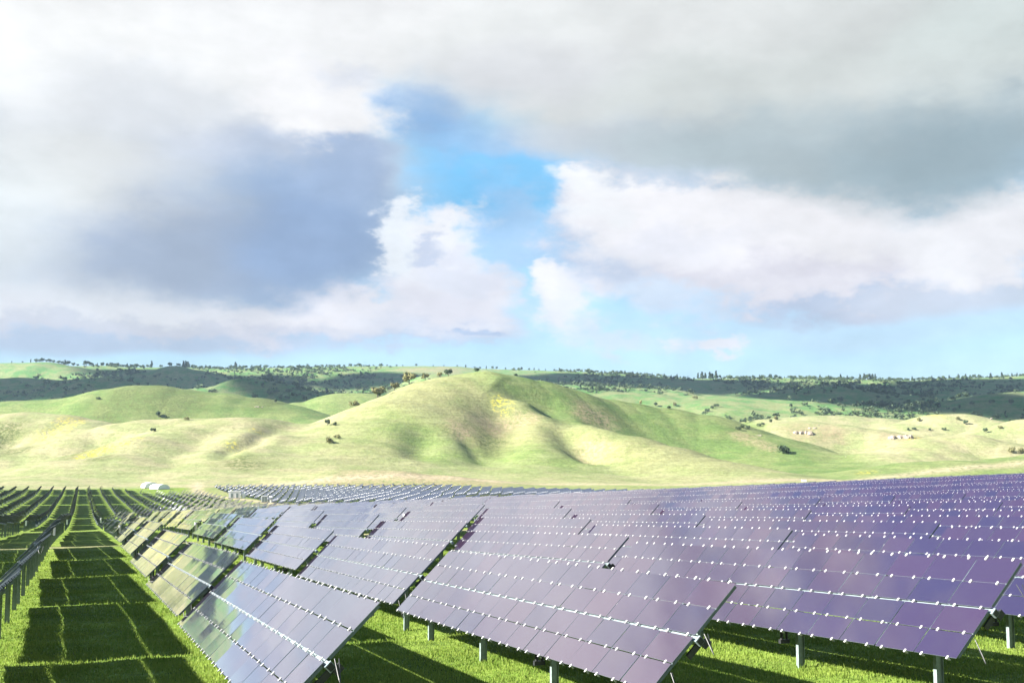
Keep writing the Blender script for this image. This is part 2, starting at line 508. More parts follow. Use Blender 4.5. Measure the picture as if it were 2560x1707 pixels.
def land(x, y, gullies=True):
    """height of the ground relative to the camera"""
    x = np.asarray(x, float); y = np.asarray(y, float)
    u, v = to_uv(x, y)
    near = valley(u, np.clip(v, -300, 900))
    wy = sstep(y, 700, 1100)
    base = near + np.interp(y, BY, BZ) * sstep(y, 850, 1250)
    base = base + wy * (fbm(x, y, 330, 4, 5) - 0.5) * 60 * sstep(y, 1500, 2100) * (1 - 0.8 * sstep(y, 2900, 3300))
    acc = np.zeros_like(base)
    m = y > 650
    if m.any():
        xm, ym, bm = x[m], y[m], base[m]
        am = np.zeros_like(xm)
        for (a, b, w) in RID:
            hgt = np.zeros_like(xm)
            for (A, Bp, _, _) in SEG[a:b]:
                dx, dy = Bp[0] - A[0], Bp[1] - A[1]
                t = np.clip(((xm - A[0]) * dx + (ym - A[1]) * dy) / (dx * dx + dy * dy), 0, 1)
                q = np.hypot(xm - A[0] - t * dx, ym - A[1] - t * dy) / w
                zc = A[2] + t * (Bp[2] - A[2])
                hgt = np.maximum(hgt, np.clip(zc - bm, 0, None) * np.exp(-q * q * 0.9))
            am += (hgt / 100) ** 14
        acc[m] = 100 * am ** (1 / 14)
    z = base + acc
    if gullies:
        for (pts, dep, w) in GULLIES:
            best = np.full(z.shape, 1e9); tt = np.zeros_like(z); L = len(pts) - 1
            for i in range(L):
                A, Bp = pts[i], pts[i + 1]
                dx, dy = Bp[0] - A[0], Bp[1] - A[1]
                t = np.clip(((x - A[0]) * dx + (y - A[1]) * dy) / (dx * dx + dy * dy), 0, 1)
                d = np.hypot(x - A[0] - t * dx, y - A[1] - t * dy)
                k = d < best
                best = np.where(k, d, best); tt = np.where(k, (i + t) / L, tt)
            env = np.sin(np.clip(tt, 0, 1) * math.pi) ** 0.5
            z = z - dep * env * np.exp(-(best / w) ** 2)
    hill = sstep(acc, 2, 20)
    z = z + hill * ((fbm(x, y, 70, 3, 21) - 0.5) * 3.4 + (fbm(x, y, 14, 2, 31) - 0.5) * 0.7)
    return z


def hits(pts, y0=300, y1=4200, gullies=False):
    """where rays through photo pixels meet the land"""
    Ys = np.concatenate([np.arange(300, 1500, 5.0), np.arange(1500, y1, 14.0)]); Ys = Ys[Ys >= y0]
    out = []
    for px, py in pts:
        a = np.array(P3(px, py, 1.0))
        X = a[0] * Ys; Z = a[2] * Ys
        g = land(X, Ys, gullies)
        k = np.nonzero(g > Z)[0]
        out.append((X[k[0]], Ys[k[0]], g[k[0]]) if len(k) else None)
    return out


def gully(pix, dep, w):
    h = [p for p in hits(pix) if p is not None]
    if len(h) > 1: GULLIES.append(([(p[0], p[1]) for p in h], dep, w))


gully([(1247, 1000), (1250, 1040), (1251, 1079), (1240, 1115), (1220, 1150), (1195, 1168)], 6, 22)
gully([(1385, 1048), (1420, 1080), (1445, 1105), (1475, 1135), (1510, 1162)], 9, 16)
gully([(1240, 955), (1300, 985), (1355, 1004), (1405, 1036), (1450, 1060)], 9, 16)
gully([(1150, 1075), (1168, 1100), (1190, 1130), (1210, 1152)], 2.0, 7)
gully([(1060, 1075), (1050, 1110), (1042, 1150)], 5, 14)
gully([(180, 1165), (215, 1125), (250, 1100), (300, 1085)], 3.5, 20)
gully([(555, 1150), (580, 1120), (640, 1100), (700, 1068)], 5, 9)
gully([(30, 1140), (20, 1100), (40, 1080)], 7, 18)
gully([(2170, 1130), (2120, 1100), (2080, 1085)], 6, 25)


def patch_mask(x, y, pix, r, soft=0.5, seed=0):
    """soft irregular patches round photo-located points"""
    m = np.zeros_like(x)
    for (p, rr) in zip(hits(pix, gullies=True), r):
        if p is None: continue
        d = np.hypot((x - p[0]), (y - p[1]) * 0.7) / rr
        m = np.maximum(m, 1 - sstep(d + (fbm(x, y, rr * 0.5, 3, 60 + seed) - 0.5) * 1.3, 1 - soft, 1 + soft))
    return m


def build_land():
    azs = np.concatenate([np.arange(-180, -34, 4.0), np.arange(-34, 34, 0.115), np.arange(34, 180.1, 4.0)])
    azs = np.unique(np.round(azs, 4)); azs[-1] = 180
    rs = np.concatenate([[0.5], np.geomspace(3, 14, 40), np.geomspace(14.3, 250, 300), np.arange(254, 640, 4.0), np.arange(640, 1500, 4.2), np.arange(1500, 2600, 9.0), np.arange(2600, 4200, 16.0), np.geomspace(4200, 15000, 14)])
    a = np.radians(azs)
    R, Aa = np.meshgrid(rs, a, indexing='ij')
    X = R * np.sin(Aa); Y = R * np.cos(Aa)
    Z = land(X, Y)
    Z = np.where(Y < 0, np.where(R > 3000, Z - 0, Z), Z)
    nr, na = X.shape
    V = np.stack([X.ravel(), Y.ravel(), Z.ravel() + CAMZ], 1)
    idx = np.arange(nr * na).reshape(nr, na)
    F = np.stack([idx[:-1, :-1].ravel(), idx[:-1, 1:].ravel(), idx[1:, 1:].ravel(), idx[1:, :-1].ravel()], 1)
    me = np_mesh('ground', V, F[:, ::-1], M_LAND, True)
    x, y = X.ravel(), Y.ravel()
    u, v = to_uv(x, y)
    yel = patch_mask(x, y, [(230, 1135), (265, 1125), (310, 1108), (345, 1096), (165, 1052), (190, 1058), (160, 1075), (120, 1090), (200, 1050), (640, 1077), (575, 1118), (600, 1130), (1255, 1010), (1262, 1025), (2285, 1097), (2165, 1182), (2340, 1040)],
                     [10, 9, 6, 4, 9, 7, 8, 9, 6, 5, 4, 4, 8, 6, 9, 7, 12], 0.7, 1)
    tan = patch_mask(x, y, [(1215, 1065), (1240, 1075), (1265, 1072), (1300, 1060), (1320, 1050), (1480, 1130), (1150, 1075), (1470, 1040), (1500, 1050), (2005, 1083), (2240, 1093), (2270, 1098), (2075, 1080), (960, 1195), (1040, 1196), (1130, 1200), (880, 1192), (1190, 1204), (1890, 1105), (1920, 1118), (1860, 1095), (1110, 924), (1040, 925)],
                     [14, 12, 12, 12, 10, 12, 12, 14, 14, 20, 14, 14, 16, 26, 26, 24, 22, 20, 10, 10, 10, 60, 50], 0.7, 2)
    scrub = patch_mask(x, y, [(1230, 1085), (1215, 1110), (1225, 1135), (200, 1140), (225, 1130), (255, 1145), (600, 1160), (620, 1165), (590, 1150), (0, 1095), (20, 1130), (400, 990), (440, 1010), (330, 990), (260, 1050), (420, 1025), (650, 1000)],
                       [14, 16, 14, 16, 14, 12, 12, 12, 12, 22, 16, 50, 40, 40, 24, 26, 30], 0.7, 3)
    lush_and_shade = sstep(y, 1400, 1470) * (1 - sstep(y, 1700, 1850)) * (1 - sstep(x, -190, -120)) * 0.95  # left green hills: cloud shade put into the colour as deeper green
    lush_and_shade = np.clip(lush_and_shade, 0, 1)
    lush_and_shade = np.maximum(lush_and_shade, patch_mask(x, y, [(1440, 995), (1500, 1030), (1600, 1050), (1680, 1070), (1780, 1105), (1880, 1140), (1960, 1160), (2040, 1172), (1350, 975)], [50, 70, 80, 80, 70, 60, 55, 45, 35], 0.6, 9))  # big hill flank turned from the sun, its shade painted darker green
    lush_and_shade = np.maximum(lush_and_shade, patch_mask(x, y, [(2200, 1182), (2380, 1172), (2520, 1165), (2560, 1160)], [50, 60, 60, 60], 0.6, 10) * 0.8)
    field = (1 - sstep(v, 716, 735)) * (1 - sstep(np.abs(u), 500, 700)) * (1 - 0.75 * sstep(v, 286, 330) * sstep(u, 50, 75))
    # dirt tracks: a strip across the rows and a lane round the far blocks
    track = np.exp(-((v - 108.2) / 1.0) ** 2) * (u < 40)
    lane = np.exp(-((u - (64 + 6 * np.sin(v / 60))) / 4.0) ** 2) * sstep(v, 300, 330) * (1 - sstep(v, 740, 800))
    edge = np.exp(-((v - 738) / 8.0) ** 2) * sstep(u, 60, 90) * 0.8
    bare = np.clip(track + lane + edge, 0, 1)
    wood = sstep(y, 1750, 2100)
    pale = (1 - sstep(x, -190, -90)) * (1 - sstep(y, 1280, 1420)) + sstep(x - 0.185 * y, 0, 40) * (1 - sstep(y, 1900, 2000)) * sstep(y, 1235, 1275) + sstep(x - 0.265 * y, 0, 30) * (1 - sstep(y, 1290, 1320)) * sstep(y, 985, 1020)
    pale = np.clip(pale + 0.6 * (1 - sstep(y, 860, 920)) * sstep(y, 640, 720), 0, 1)
    for nm, arr in (('yellow', yel), ('tan', tan), ('scrub', scrub), ('field', field), ('bare', bare), ('wood', wood), ('pale', pale), ('lush_and_shade', lush_and_shade)):
        at = me.attributes.new(nm, 'FLOAT', 'POINT')
        at.data.foreach_set('value', arr.astype(np.float32).ravel())
    o = link(bpy.data.objects.new('ground', me))
    tag(o, kind='structure')
    return o


def land_material():
    m, n, b = mat('grassland')
    tc = n.node('ShaderNodeTexCoord')
    P = tc.outputs['Object']
    def att(nm):
        a = n.node('ShaderNodeAttribute'); a.attribute_name = nm
        return a.outputs['Fac']
    big = n.noise(P, 0.006, 5, 0.55)
    mid = n.noise(P, 0.035, 6, 0.6)
    fine = n.noise(P, 0.35, 6, 0.65)
    vfine = n.noise(P, 3.5, 5, 0.7)
    hill = n.mix(n.remap(big.outputs['Fac'], 0.38, 0.62), (0.140, 0.188, 0.058), (0.205, 0.202, 0.095))
    hill = n.mix(n.remap(mid.outputs['Fac'], 0.40, 0.66, 0, 0.6), hill, (0.195, 0.215, 0.098))
    hill = n.mix(n.remap(mid.outputs['Fac'], 0.34, 0.52, 0.4, 0.0), hill, (0.110, 0.160, 0.050))
    hill = n.mix(n.math('MULTIPLY', att('pale'), 0.75), hill, n.mix(n.remap(mid.outputs['Fac'], 0.4, 0.62), (0.205, 0.222, 0.105), (0.262, 0.240, 0.140)))
    hill = n.mix(n.math('MULTIPLY', att('lush_and_shade'), 0.9), hill, n.mix(n.remap(mid.outputs['Fac'], 0.4, 0.62), (0.092, 0.145, 0.042), (0.132, 0.168, 0.058)))
    fld = n.mix(n.remap(fine.outputs['Fac'], 0.35, 0.65), (0.085, 0.150, 0.020), (0.150, 0.215, 0.036))
    fld = n.mix(n.remap(mid.outputs['Fac'], 0.4, 0.65, 0, 0.5), fld, (0.165, 0.205, 0.045))
    c = n.mix(att('field'), hill, fld)
    c = n.mix(n.math('MULTIPLY', att('wood'), 0.7), c, n.mix(n.remap(mid.outputs['Fac'], 0.4, 0.6), (0.050, 0.160, 0.045), (0.140, 0.170, 0.075)))
    sm = n.math('MULTIPLY', att('scrub'), n.remap(fine.outputs['Fac'], 0.40, 0.58))
    c = n.mix(sm, c, (0.075, 0.090, 0.030))
    tm = n.math('MULTIPLY', att('tan'), n.remap(fine.outputs['Fac'], 0.32, 0.60))
    c = n.mix(n.math('MULTIPLY', tm, 0.8), c, (0.235, 0.185, 0.115))
    ym = n.math('MULTIPLY', att('yellow'), n.remap(fine.outputs['Fac'], 0.48, 0.60, 0, 0.85))
    c = n.mix(ym, c, (0.460, 0.380, 0.030))
    c = n.mix(n.math('MULTIPLY', att('bare'), n.remap(fine.outputs['Fac'], 0.25, 0.55)), c, (0.340, 0.280, 0.190))
    c = n.vmath('SCALE', c, n.remap(vfine.outputs['Fac'], 0.25, 0.75, 0.72, 1.22))
    c = n.vmath('SCALE', c, n.remap(fine.outputs['Fac'], 0.25, 0.75, 0.78, 1.20))
    # faint cattle paths that follow the contours of the hills
    ter = n.noise(n.vmath('MULTIPLY', P, (0.022, 0.022, 0.75)), 1.0, 5, 0.6)
    tf = n.remap(ter.outputs['Fac'], 0.36, 0.60, 0.93, 1.06)
    c = n.vmath('SCALE', c, n.math('ADD', n.math('MULTIPLY', tf, n.math('SUBTRACT', 1.0, att('field'))), att('field')))
    spk = n.noise(P, 0.16, 8, 0.75)
    c = n.vmath('SCALE', c, n.remap(spk.outputs['Fac'], 0.32, 0.68, 0.86, 1.14))
    n.put(b.inputs['Base Color'], c)
    b.inputs['Roughness'].default_value = 0.95
    b.inputs['Specular IOR Level'].default_value = 0.1
    bp = n.node('ShaderNodeBump'); bp.inputs['Strength'].default_value = 0.5; bp.inputs['Distance'].default_value = 1.2
    h = n.math('ADD', n.math('MULTIPLY', fine.outputs['Fac'], 1.0), n.math('MULTIPLY', vfine.outputs['Fac'], 0.12))
    n.put(bp.inputs['Height'], h)
    n.put(b.inputs['Normal'], bp.outputs[0])
    return m


M_LAND = land_material()
build_land()

# ------------------------------------------------------------------ solar tables
W_MOD, H_MOD = 1.243, 0.58          # module pitch along the row, and up the slope
NM = 14
TLEN = W_MOD * NM
GAPJ = 0.015
PLANE = 1.70                       # centre of the glass above the ground
ROWS_U0, ROW_S = 3.46, 6.18
POSTS = (1.6, 6.55, 11.55, 16.5)


def jpos(j):
    """centre of module course j (0..3) up the slope, and the joint lines"""
    return (j - 1.5) * H_MOD + (GAPJ if j >= 2 else -GAPJ)


def jline(j):
    return (j - 2) * H_MOD + (0 if j == 2 else (GAPJ if j > 2 else -GAPJ))


def mod_mesh():
    mb = MB(); w, h, t = W_MOD - 0.022, H_MOD - 0.022, 0.008
    mb.box((0, 0, 0), (h, w, t))
    return mb.mesh('module', M_PANEL, back=M_BACK)


def clip_geo(mb, x, y, M=None):
    mb.box((x, y, 0.010), (0.068, 0.046, 0.014), M)
    mb.box((x, y, -0.03), (0.018, 0.05, 0.07), M)


def clips_positions():
    out = []
    for j in range(5):
        for i in range(NM):
            for f in (0.2, 0.8):
                out.append((jline(j), (i + f) * W_MOD))
    return out


ME_MOD = mod_mesh()
mb = MB(); clip_geo(mb, 0, 0); ME_CLIP = mb.mesh('clip', M_CLIP)
mb = MB()
for (x, y) in clips_positions(): clip_geo(mb, x, y)
ME_CLIPS = mb.mesh('clips', M_CLIP)
mb = MB()
for (x, y) in clips_positions(): mb.box((x, y, 0.008), (0.050, 0.036, 0.014))
ME_CLIPS_FAR = mb.mesh('clips_far', M_CLIP)


def joined_modules(seed):
    r = random.Random(seed); mb = MB()
    for j in range(4):
        for i in range(NM):
            M = Matrix.Translation((jpos(j), (i + 0.5) * W_MOD, 0)) @ Matrix.Rotation(math.radians(r.gauss(0, 0.25)), 4, 'X') @ Matrix.Rotation(math.radians(r.gauss(0, 0.25)), 4, 'Y')
            mb.box((0, 0, 0), (H_MOD - 0.022, W_MOD - 0.022, 0.008), M)
    return mb.mesh('modules', M_PANEL, back=M_BACK)


ME_MODS = [joined_modules(s) for s in range(5)]
mb = MB()
mb.box((0, TLEN / 2, -0.115), (0.125, TLEN + 0.10, 0.125))
ME_TUBE = mb.mesh('torque_tube', M_TUBE, False)
mb = MB()
for i in range(NM + 1):
    y = min(max(i * W_MOD, 0.03), TLEN - 0.03)
    mb.box((-0.60, y, -0.030), (1.04, 0.035, 0.045)); mb.box((0.60, y, -0.030), (1.04, 0.035, 0.045))
ME_RAILS = mb.mesh('rails', M_RAIL)
mb = MB(); mb.box((0, -0.055, -0.115), (0.10, 0.012, 0.10)); mb.box((-0.17, 0.05, -0.17), (0.30, 0.05, 0.10)); mb.box((0.05, -0.02, -0.22), (0.16, 0.06, 0.12))  # black plate stands in for the shade inside the hollow tube end
ME_MOUTH = mb.mesh('shaded_tube_mouth', M_BLACK)


def post_mesh():
    mb = MB(); h0, h1 = -0.6, PLANE - 0.16
    h1 = PLANE - 0.24; c = (h0 + h1) / 2; L = h1 - h0
    mb.box((0, 0, c), (0.150, 0.008, L))
    mb.box((-0.078, 0, c), (0.008, 0.105, L)); mb.box((0.078, 0, c), (0.008, 0.105, L))
    return mb.mesh('post', M_STEEL)


ME_POST = post_mesh()
mb = MB()
mb.box((0.05, 0, PLANE - 0.26), (0.24, 0.05, 0.16)); mb.box((0.0, 0, PLANE - 0.32), (0.20, 0.14, 0.10)); mb.box((0.12, 0, PLANE - 0.17), (0.05, 0.05, 0.20))
ME_BRACKET = mb.mesh('bearing_bracket', M_STEEL)
mb = MB()
mb.tube([(-0.30, 0.30, PLANE - 0.58), (-0.29, 0.30, 0.55)], 0.036, 8)
mb.tube([(-0.16, 0.30, 0.86), (-0.16, 0.30, 0.55)], 0.030, 8)
mb.box((-0.23, 0.30, 0.51), (0.24, 0.10, 0.09))
mb.box((-0.14, 0.30, PLANE - 0.50), (0.36, 0.05, 0.06))
ME_DAMPER = mb.mesh('drive_damper', M_BLACK)
mb = MB()
mb.box((0.0, 0, 1.0), (0.16, 0.42, 0.62)); mb.box((-0.09, 0, 1.0), (0.02, 0.36, 0.54)); mb.box((0, 0, 1.33), (0.22, 0.46, 0.03))
ME_BOX = mb.mesh('combiner_box', M_WHITE)


def cable_mesh(seed):
    r = random.Random(seed); mb = MB()
    for k in range(2):
        x = r.uniform(-0.9, 0.8); pts = []
        dx, dz = r.uniform(-0.25, 0.25), r.uniform(0.25, 0.5)
        for t in range(9):
            s = t / 8
            pts.append((x + dx * s, -0.10 - 0.25 * math.sin(math.pi * s), x * 0.95 - 0.08 - dz * math.sin(math.pi * s) * (1 + 0.3 * s)))
        mb.tube(pts, 0.008, 5)
    return mb.mesh('cable', M_BLACK)


ME_CABLE = [cable_mesh(s) for s in range(4)]


def simple_table(tilt, clips, glass=None):
    """whole table as one mesh for the distance"""
    mb = MB(); R = Matrix.Translation((0, 0, PLANE)) @ Matrix.Rotation(-tilt, 4, 'Y')
    r = random.Random(5)
    for i in range(0, NM, 2):
        M = R @ Matrix.Translation((0, (i + 1) * W_MOD, 0)) @ Matrix.Rotation(math.radians(r.gauss(0, 0.2)), 4, 'X') @ Matrix.Rotation(math.radians(r.gauss(0, 0.3)), 4, 'Y')
        if glass: mb.box((0, 0, 0.01), (4 * H_MOD, 2 * W_MOD - 0.02, 0.02), M)
        else:
            for x in (-1, 1):
                mb.box((x * (H_MOD + GAPJ / 2), 0, 0), (2 * H_MOD - 0.02, 2 * W_MOD - 0.02, 0.02), M)
    nglass = len(mb.f)
    mb.box((0, TLEN / 2, -0.1), (0.12, TLEN + 0.2, 0.12), R)
    for y in POSTS: mb.box((0, y, (PLANE - 0.95) / 2), (0.15, 0.11, PLANE + 0.25))
    nst = len(mb.f)
    if clips:
        for (x, y) in clips_positions(): mb.box((x, y, 0.014), (0.042, 0.034, 0.012), R)
    m = mb.mesh('solar_tracker', glass or M_PANEL)
    m.materials.append(M_POST_FAR); m.materials.append(M_CLIP); m.materials.append(M_BACK)
    idx = [(0 if i % 6 == 5 else 3) for i in range(nglass)] + [1] * (nst - nglass) + [2] * (len(mb.f) - nst)
    if glass: idx[nglass:nglass + 6] = [3] * 6      # dull tube under these panels
    m.polygons.foreach_set('material_index', idx)
    return m


TILT0 = math.radians(45.6)
TILT_C = math.radians(57)
M_POST_FAR = simple('dark_far_steel', (0.10, 0.14, 0.15), 0.6, 0.0, 9, 0.2)  # darker, bluer steel colour for the distant posts and tubes
ME_FAR_CLIPS = simple_table(TILT0, True)
ME_FAR = simple_table(TILT0, False)
ME_FAR_C = simple_table(TILT_C, False, M_PANEL_BLUE)


def table_list():
    """(k, n, u, v_start) of every table that the frame can show"""
    T = []
    near = [(18.5, 5), (109.5, 5)]
    left = near + [(215.0, 4), (288.0, 4), (365.0, 7), (498.0, 8), (648.0, 4)]
    right = [(18.5, 5), (109.5, 10)]
    for k in range(-16, 56):
        u = ROWS_U0 + ROW_S * k + (0.4 if k < 0 else 0)
        segs = left if u < 62 else right
        for (v0, cnt) in segs:
            if u >= 18 and u < 62 and v0 == 109.5: cnt = 5
            for i in range(cnt):
                vs = v0 + i * 17.78 + (u - 3.46) * (0.045 if v0 < 290 and u > 0 else 0)
                if v0 > 500 and u > 34 + (640 - vs) * 0.25: continue
                if v0 >= 365 and u > 56: continue
                T.append([k, u, vs, v0, i, 'main'])
    for k in range(0, 31):
        u = 71.5 + ROW_S * k
        if u < 146: v0 = 464; vend = 735
        else: v0 = 562 + (u - 146) * 0.1; vend = 735 - max(0, u - 190) * 2.2
        i = 0
        vs = v0
        while vs + TLEN < vend + 4:
            T.append([k, u, vs, v0, i, 'far'])
            vs += 17.9; i += 1
    return T


def ordinal(n):
    base = ['zeroth', 'first', 'second', 'third', 'fourth', 'fifth', 'sixth', 'seventh', 'eighth', 'ninth', 'tenth', 'eleventh', 'twelfth', 'thirteenth', 'fourteenth', 'fifteenth', 'sixteenth', 'seventeenth', 'eighteenth', 'nineteenth', 'twentieth']
    if n <= 20: return base[n]
    return f"{n}{'th' if 10 < n % 100 < 14 else {1: 'st', 2: 'nd', 3: 'rd'}.get(n % 10, 'th')}"


def place_tables():
    T = table_list()
    keep = []
    for t in T:
        k, u, vs, v0, i, blk = t
        vm = vs + TLEN / 2
        vis = False
        for vv in (vs, vm, vs + TLEN):
            x, y = to_xy(u, vv)
            if y > 5 and -24.6 < math.degrees(math.atan2(x, y)) < 25.2: vis = True
        x0, y0 = to_xy(u, vs + TLEN)
        if k == -1 and vs < 60: vis = True
        if not vis: continue
        x, y = to_xy(u, vm)
        keep.append(t + [math.hypot(x, y)])
    keep.sort(key=lambda t: t[-1])
    order = {}
    rowmin = {}
    for t in sorted(keep, key=lambda t: t[2]):
        key = (t[5], t[0]); order[key] = order.get(key, 0) + 1
        t.append(order[key])
    Hs = {'z': []}
    far_stuff = []
    r = random.Random(3)
    ind = 0
    # which ones stay individuals: the nearest 300
    for q, t in enumerate(keep):
        k, u, vs, v0, i, blk, dist, nth = t
        g0 = float(valley(np.array([u]), np.array([vs]))[0]); g1 = float(valley(np.array([u]), np.array([vs + TLEN]))[0])
        gm = (g0 + g1) / 2
        ls = math.atan2(g1 - g0, TLEN)
        # the rows were piled at one fall, so every table steps up from the one before
        slope = min(ls - math.radians(0.75), math.radians(-2.0)) + math.radians(r.gauss(0, 0.12))
        if vs < 100 and u > 0:
            slope = math.radians({0: -1.93, 1: -1.75, 2: -2.1}.get(k, -1.9) + (r.uniform(-0.12, 0.12) if vs > 30 else 0))
        if vs > 212:
            slope = min(ls - math.radians(1.0), math.radians(-3.1)) + math.radians(r.gauss(0, 0.2))
        slope = max(slope, ls - math.radians(3.4))
        if blk == 'far': slope = ls - math.radians(4.0 + r.uniform(-0.4, 0.6))
        zmid = gm + (r.uniform(-0.04, 0.05) if vs > 40 else 0.0)
        zs = zmid - math.tan(slope) * TLEN / 2
        tilt = TILT0 + math.radians(r.uniform(-0.7, 0.7))
        if k == 0 and vs < 90: tilt = math.radians(44.8)
        if k == 2 and vs < 30: tilt = math.radians(46.8)
        x, y = to_xy(u, vs)
        M = Matrix.Translation((x, y, zs + CAMZ)) @ Matrix.Rotation(-AZ, 4, 'Z') @ Matrix.Rotation(slope, 4, 'X')
        if q >= 300:
            far_stuff.append((M, blk)); continue
        side = 'right' if k >= 0 else 'left'
        rown = k + 1 if k >= 0 else -k
        if blk == 'main':
            look = 'dark-backed' if k < 0 else ('pale mirror-bright' if k < 3 and vs < 60 else 'violet-grey')
            label = f"{look} solar table, {ordinal(nth)} from the front, {ordinal(rown)} row {side} of the grass aisle"
            group = 'solar tracker tables standing in rows across the field'
        else:
            label = f"blue-grey solar table, {ordinal(nth)} from the front, {ordinal(k + 1)} row of the far middle block"
            group = 'solar tracker tables of the far middle block'
        RT = Matrix.Translation((0, 0, PLANE)) @ Matrix.Rotation(-tilt, 4, 'Y')
        if dist > 175:
            me = ME_FAR_C if blk == 'far' else ME_FAR_CLIPS if dist < 400 else ME_FAR
            if i == 0 and (blk == 'far' or (v0 > 200 and u < 45)):
                o = bpy.data.objects.new('solar_tracker', None); o.empty_display_size = 0.3
                link(o)
                pa = link(bpy.data.objects.new('panel_array', me), o)
                cbx = link(bpy.data.objects.new('combiner_box', ME_BOX), o)
                cbx.matrix_local = Matrix.Translation((0.3 if (blk == 'main' and k < 0) else -0.3, 0.4, 0.0)) @ Matrix.Scale(1.25, 4)
            else:
                o = link(bpy.data.objects.new('solar_tracker', me))
            o.matrix_world = M
            tag(o, label, 'solar table', group)
            continue
        root = bpy.data.objects.new('solar_tracker', None)
        root.empty_display_size = 0.3
        link(root); root.matrix_world = M
        tag(root, label, 'solar table', group)
        def child(name, me, mtx, kind=None, par=None):
            o = link(bpy.data.objects.new(name, me), par or root)
            o.matrix_local = mtx
            if kind: o['kind'] = kind
            return o
        if dist < 92:
            for j in range(4):
                for i2 in range(NM):
                    # each pane sits at its own very slightly different angle
                    child('module', ME_MOD, RT @ Matrix.Translation((jpos(j), (i2 + 0.5) * W_MOD, r.uniform(-0.002, 0.002))) @
                          Matrix.Rotation(math.radians(r.gauss(0, 0.22)), 4, 'X') @ Matrix.Rotation(math.radians(r.gauss(0, 0.3)), 4, 'Y'))
        else:
            child('modules', ME_MODS[r.randrange(5)], RT, 'stuff')
        if dist < 40:
            for (cx, cy) in clips_positions():
                child('clip', ME_CLIP, RT @ Matrix.Translation((cx, cy, 0)))
        else:
            child('clips', ME_CLIPS if dist < 80 else ME_CLIPS_FAR, RT, 'stuff')
        child('torque_tube', ME_TUBE, RT)
        if dist < 60: child('shaded_tube_mouth', ME_MOUTH, RT)
        if dist < 110: child('rails', ME_RAILS, RT, 'stuff')
        for p, y in enumerate(POSTS):
            po = child('post', ME_POST, Matrix.Translation((0, y, 0)) @ Matrix.Rotation(-slope, 4, 'X'))
            if dist < 110:
                br = child('bearing_bracket', ME_BRACKET, Matrix.Identity(4), par=po)
        if dist < 130: child('drive_damper', ME_DAMPER, Matrix.Translation((0, POSTS[1], 0)))
        if dist < 75 and r.random() < 0.55: child('cable', ME_CABLE[r.randrange(4)], Matrix.Translation((0, 0, PLANE)))
        if blk == 'main' and i == 0 and v0 > 100 and u < 45:
            child('combiner_box', ME_BOX, Matrix.Translation((0.32 if k < 0 else -0.3, POSTS[0] - 0.9, 0.15)))
    # the rest, too many and too small to count: one object per block
    for which, base, nm, lab in (('main', ME_FAR, 'distant_solar_tables', 'far solar tables packed in rows at the back of the main field'),
                                 ('far', ME_FAR_C, 'distant_solar_tables', 'blue-grey solar tables packed in rows at the foot of the big hill')):
        Ml = [M for (M, b_) in far_stuff if b_ == which]
        if not Ml: continue
        nv = len(base.vertices)
        co = np.empty(nv * 3, dtype=np.float32); base.vertices.foreach_get('co', co); co = co.reshape(-1, 3)
        fc = np.array([list(p.vertices) for p in base.polygons], dtype=np.int32)
        mi = np.empty(len(base.polygons), dtype=np.int32); base.polygons.foreach_get('material_index', mi)
        Vs, Fs, Ms = [], [], []
        for q, M in enumerate(Ml):
            m = np.array(M)
            Vs.append(co @ m[:3, :3].T + m[:3, 3]); Fs.append(fc + q * nv); Ms.append(mi)
        me = np_mesh(nm, np.concatenate(Vs), np.concatenate(Fs), base.materials[0])
        for mm in base.materials[1:]: me.materials.append(mm)
        me.polygons.foreach_set('material_index', np.concatenate(Ms))
        o = link(bpy.data.objects.new(nm, me))
        tag(o, lab, 'solar tables', kind='stuff')
    return keep


TABLES = place_tables()
print('tables', len(TABLES))

# ------------------------------------------------------------------ grass between the near rows
def grass_material():
    m, n, b = mat('grass_blades')
    ge = n.node('ShaderNodeNewGeometry')
    no = n.noise(ge.outputs['Position'], 0.45, 5, 0.6)
    r = ge.outputs['Random Per Island']
    c = n.mix(n.remap(no.outputs['Fac'], 0.38, 0.62), (0.105, 0.200, 0.022), (0.180, 0.270, 0.040))
    c = n.mix(n.remap(r, 0.0, 1.0, 0, 0.75, smooth=False), c, (0.260, 0.320, 0.070))
    n.put(b.inputs['Base Color'], c)
    b.inputs['Roughness'].default_value = 0.7
    b.inputs['Specular IOR Level'].default_value = 0.2
    tr = n.node('ShaderNodeBsdfTranslucent'); n.put(tr.inputs['Color'], c)
    mx = n.node('ShaderNodeMixShader'); mx.inputs[0].default_value = 0.45
    out = [q for q in n.nt.nodes if q.type == 'OUTPUT_MATERIAL'][0]
    n.nt.links.new(b.outputs[0], mx.inputs[1]); n.nt.links.new(tr.outputs[0], mx.inputs[2])
    n.nt.links.new(mx.outputs[0], out.inputs['Surface'])
    return m


M_GRASS = grass_material()


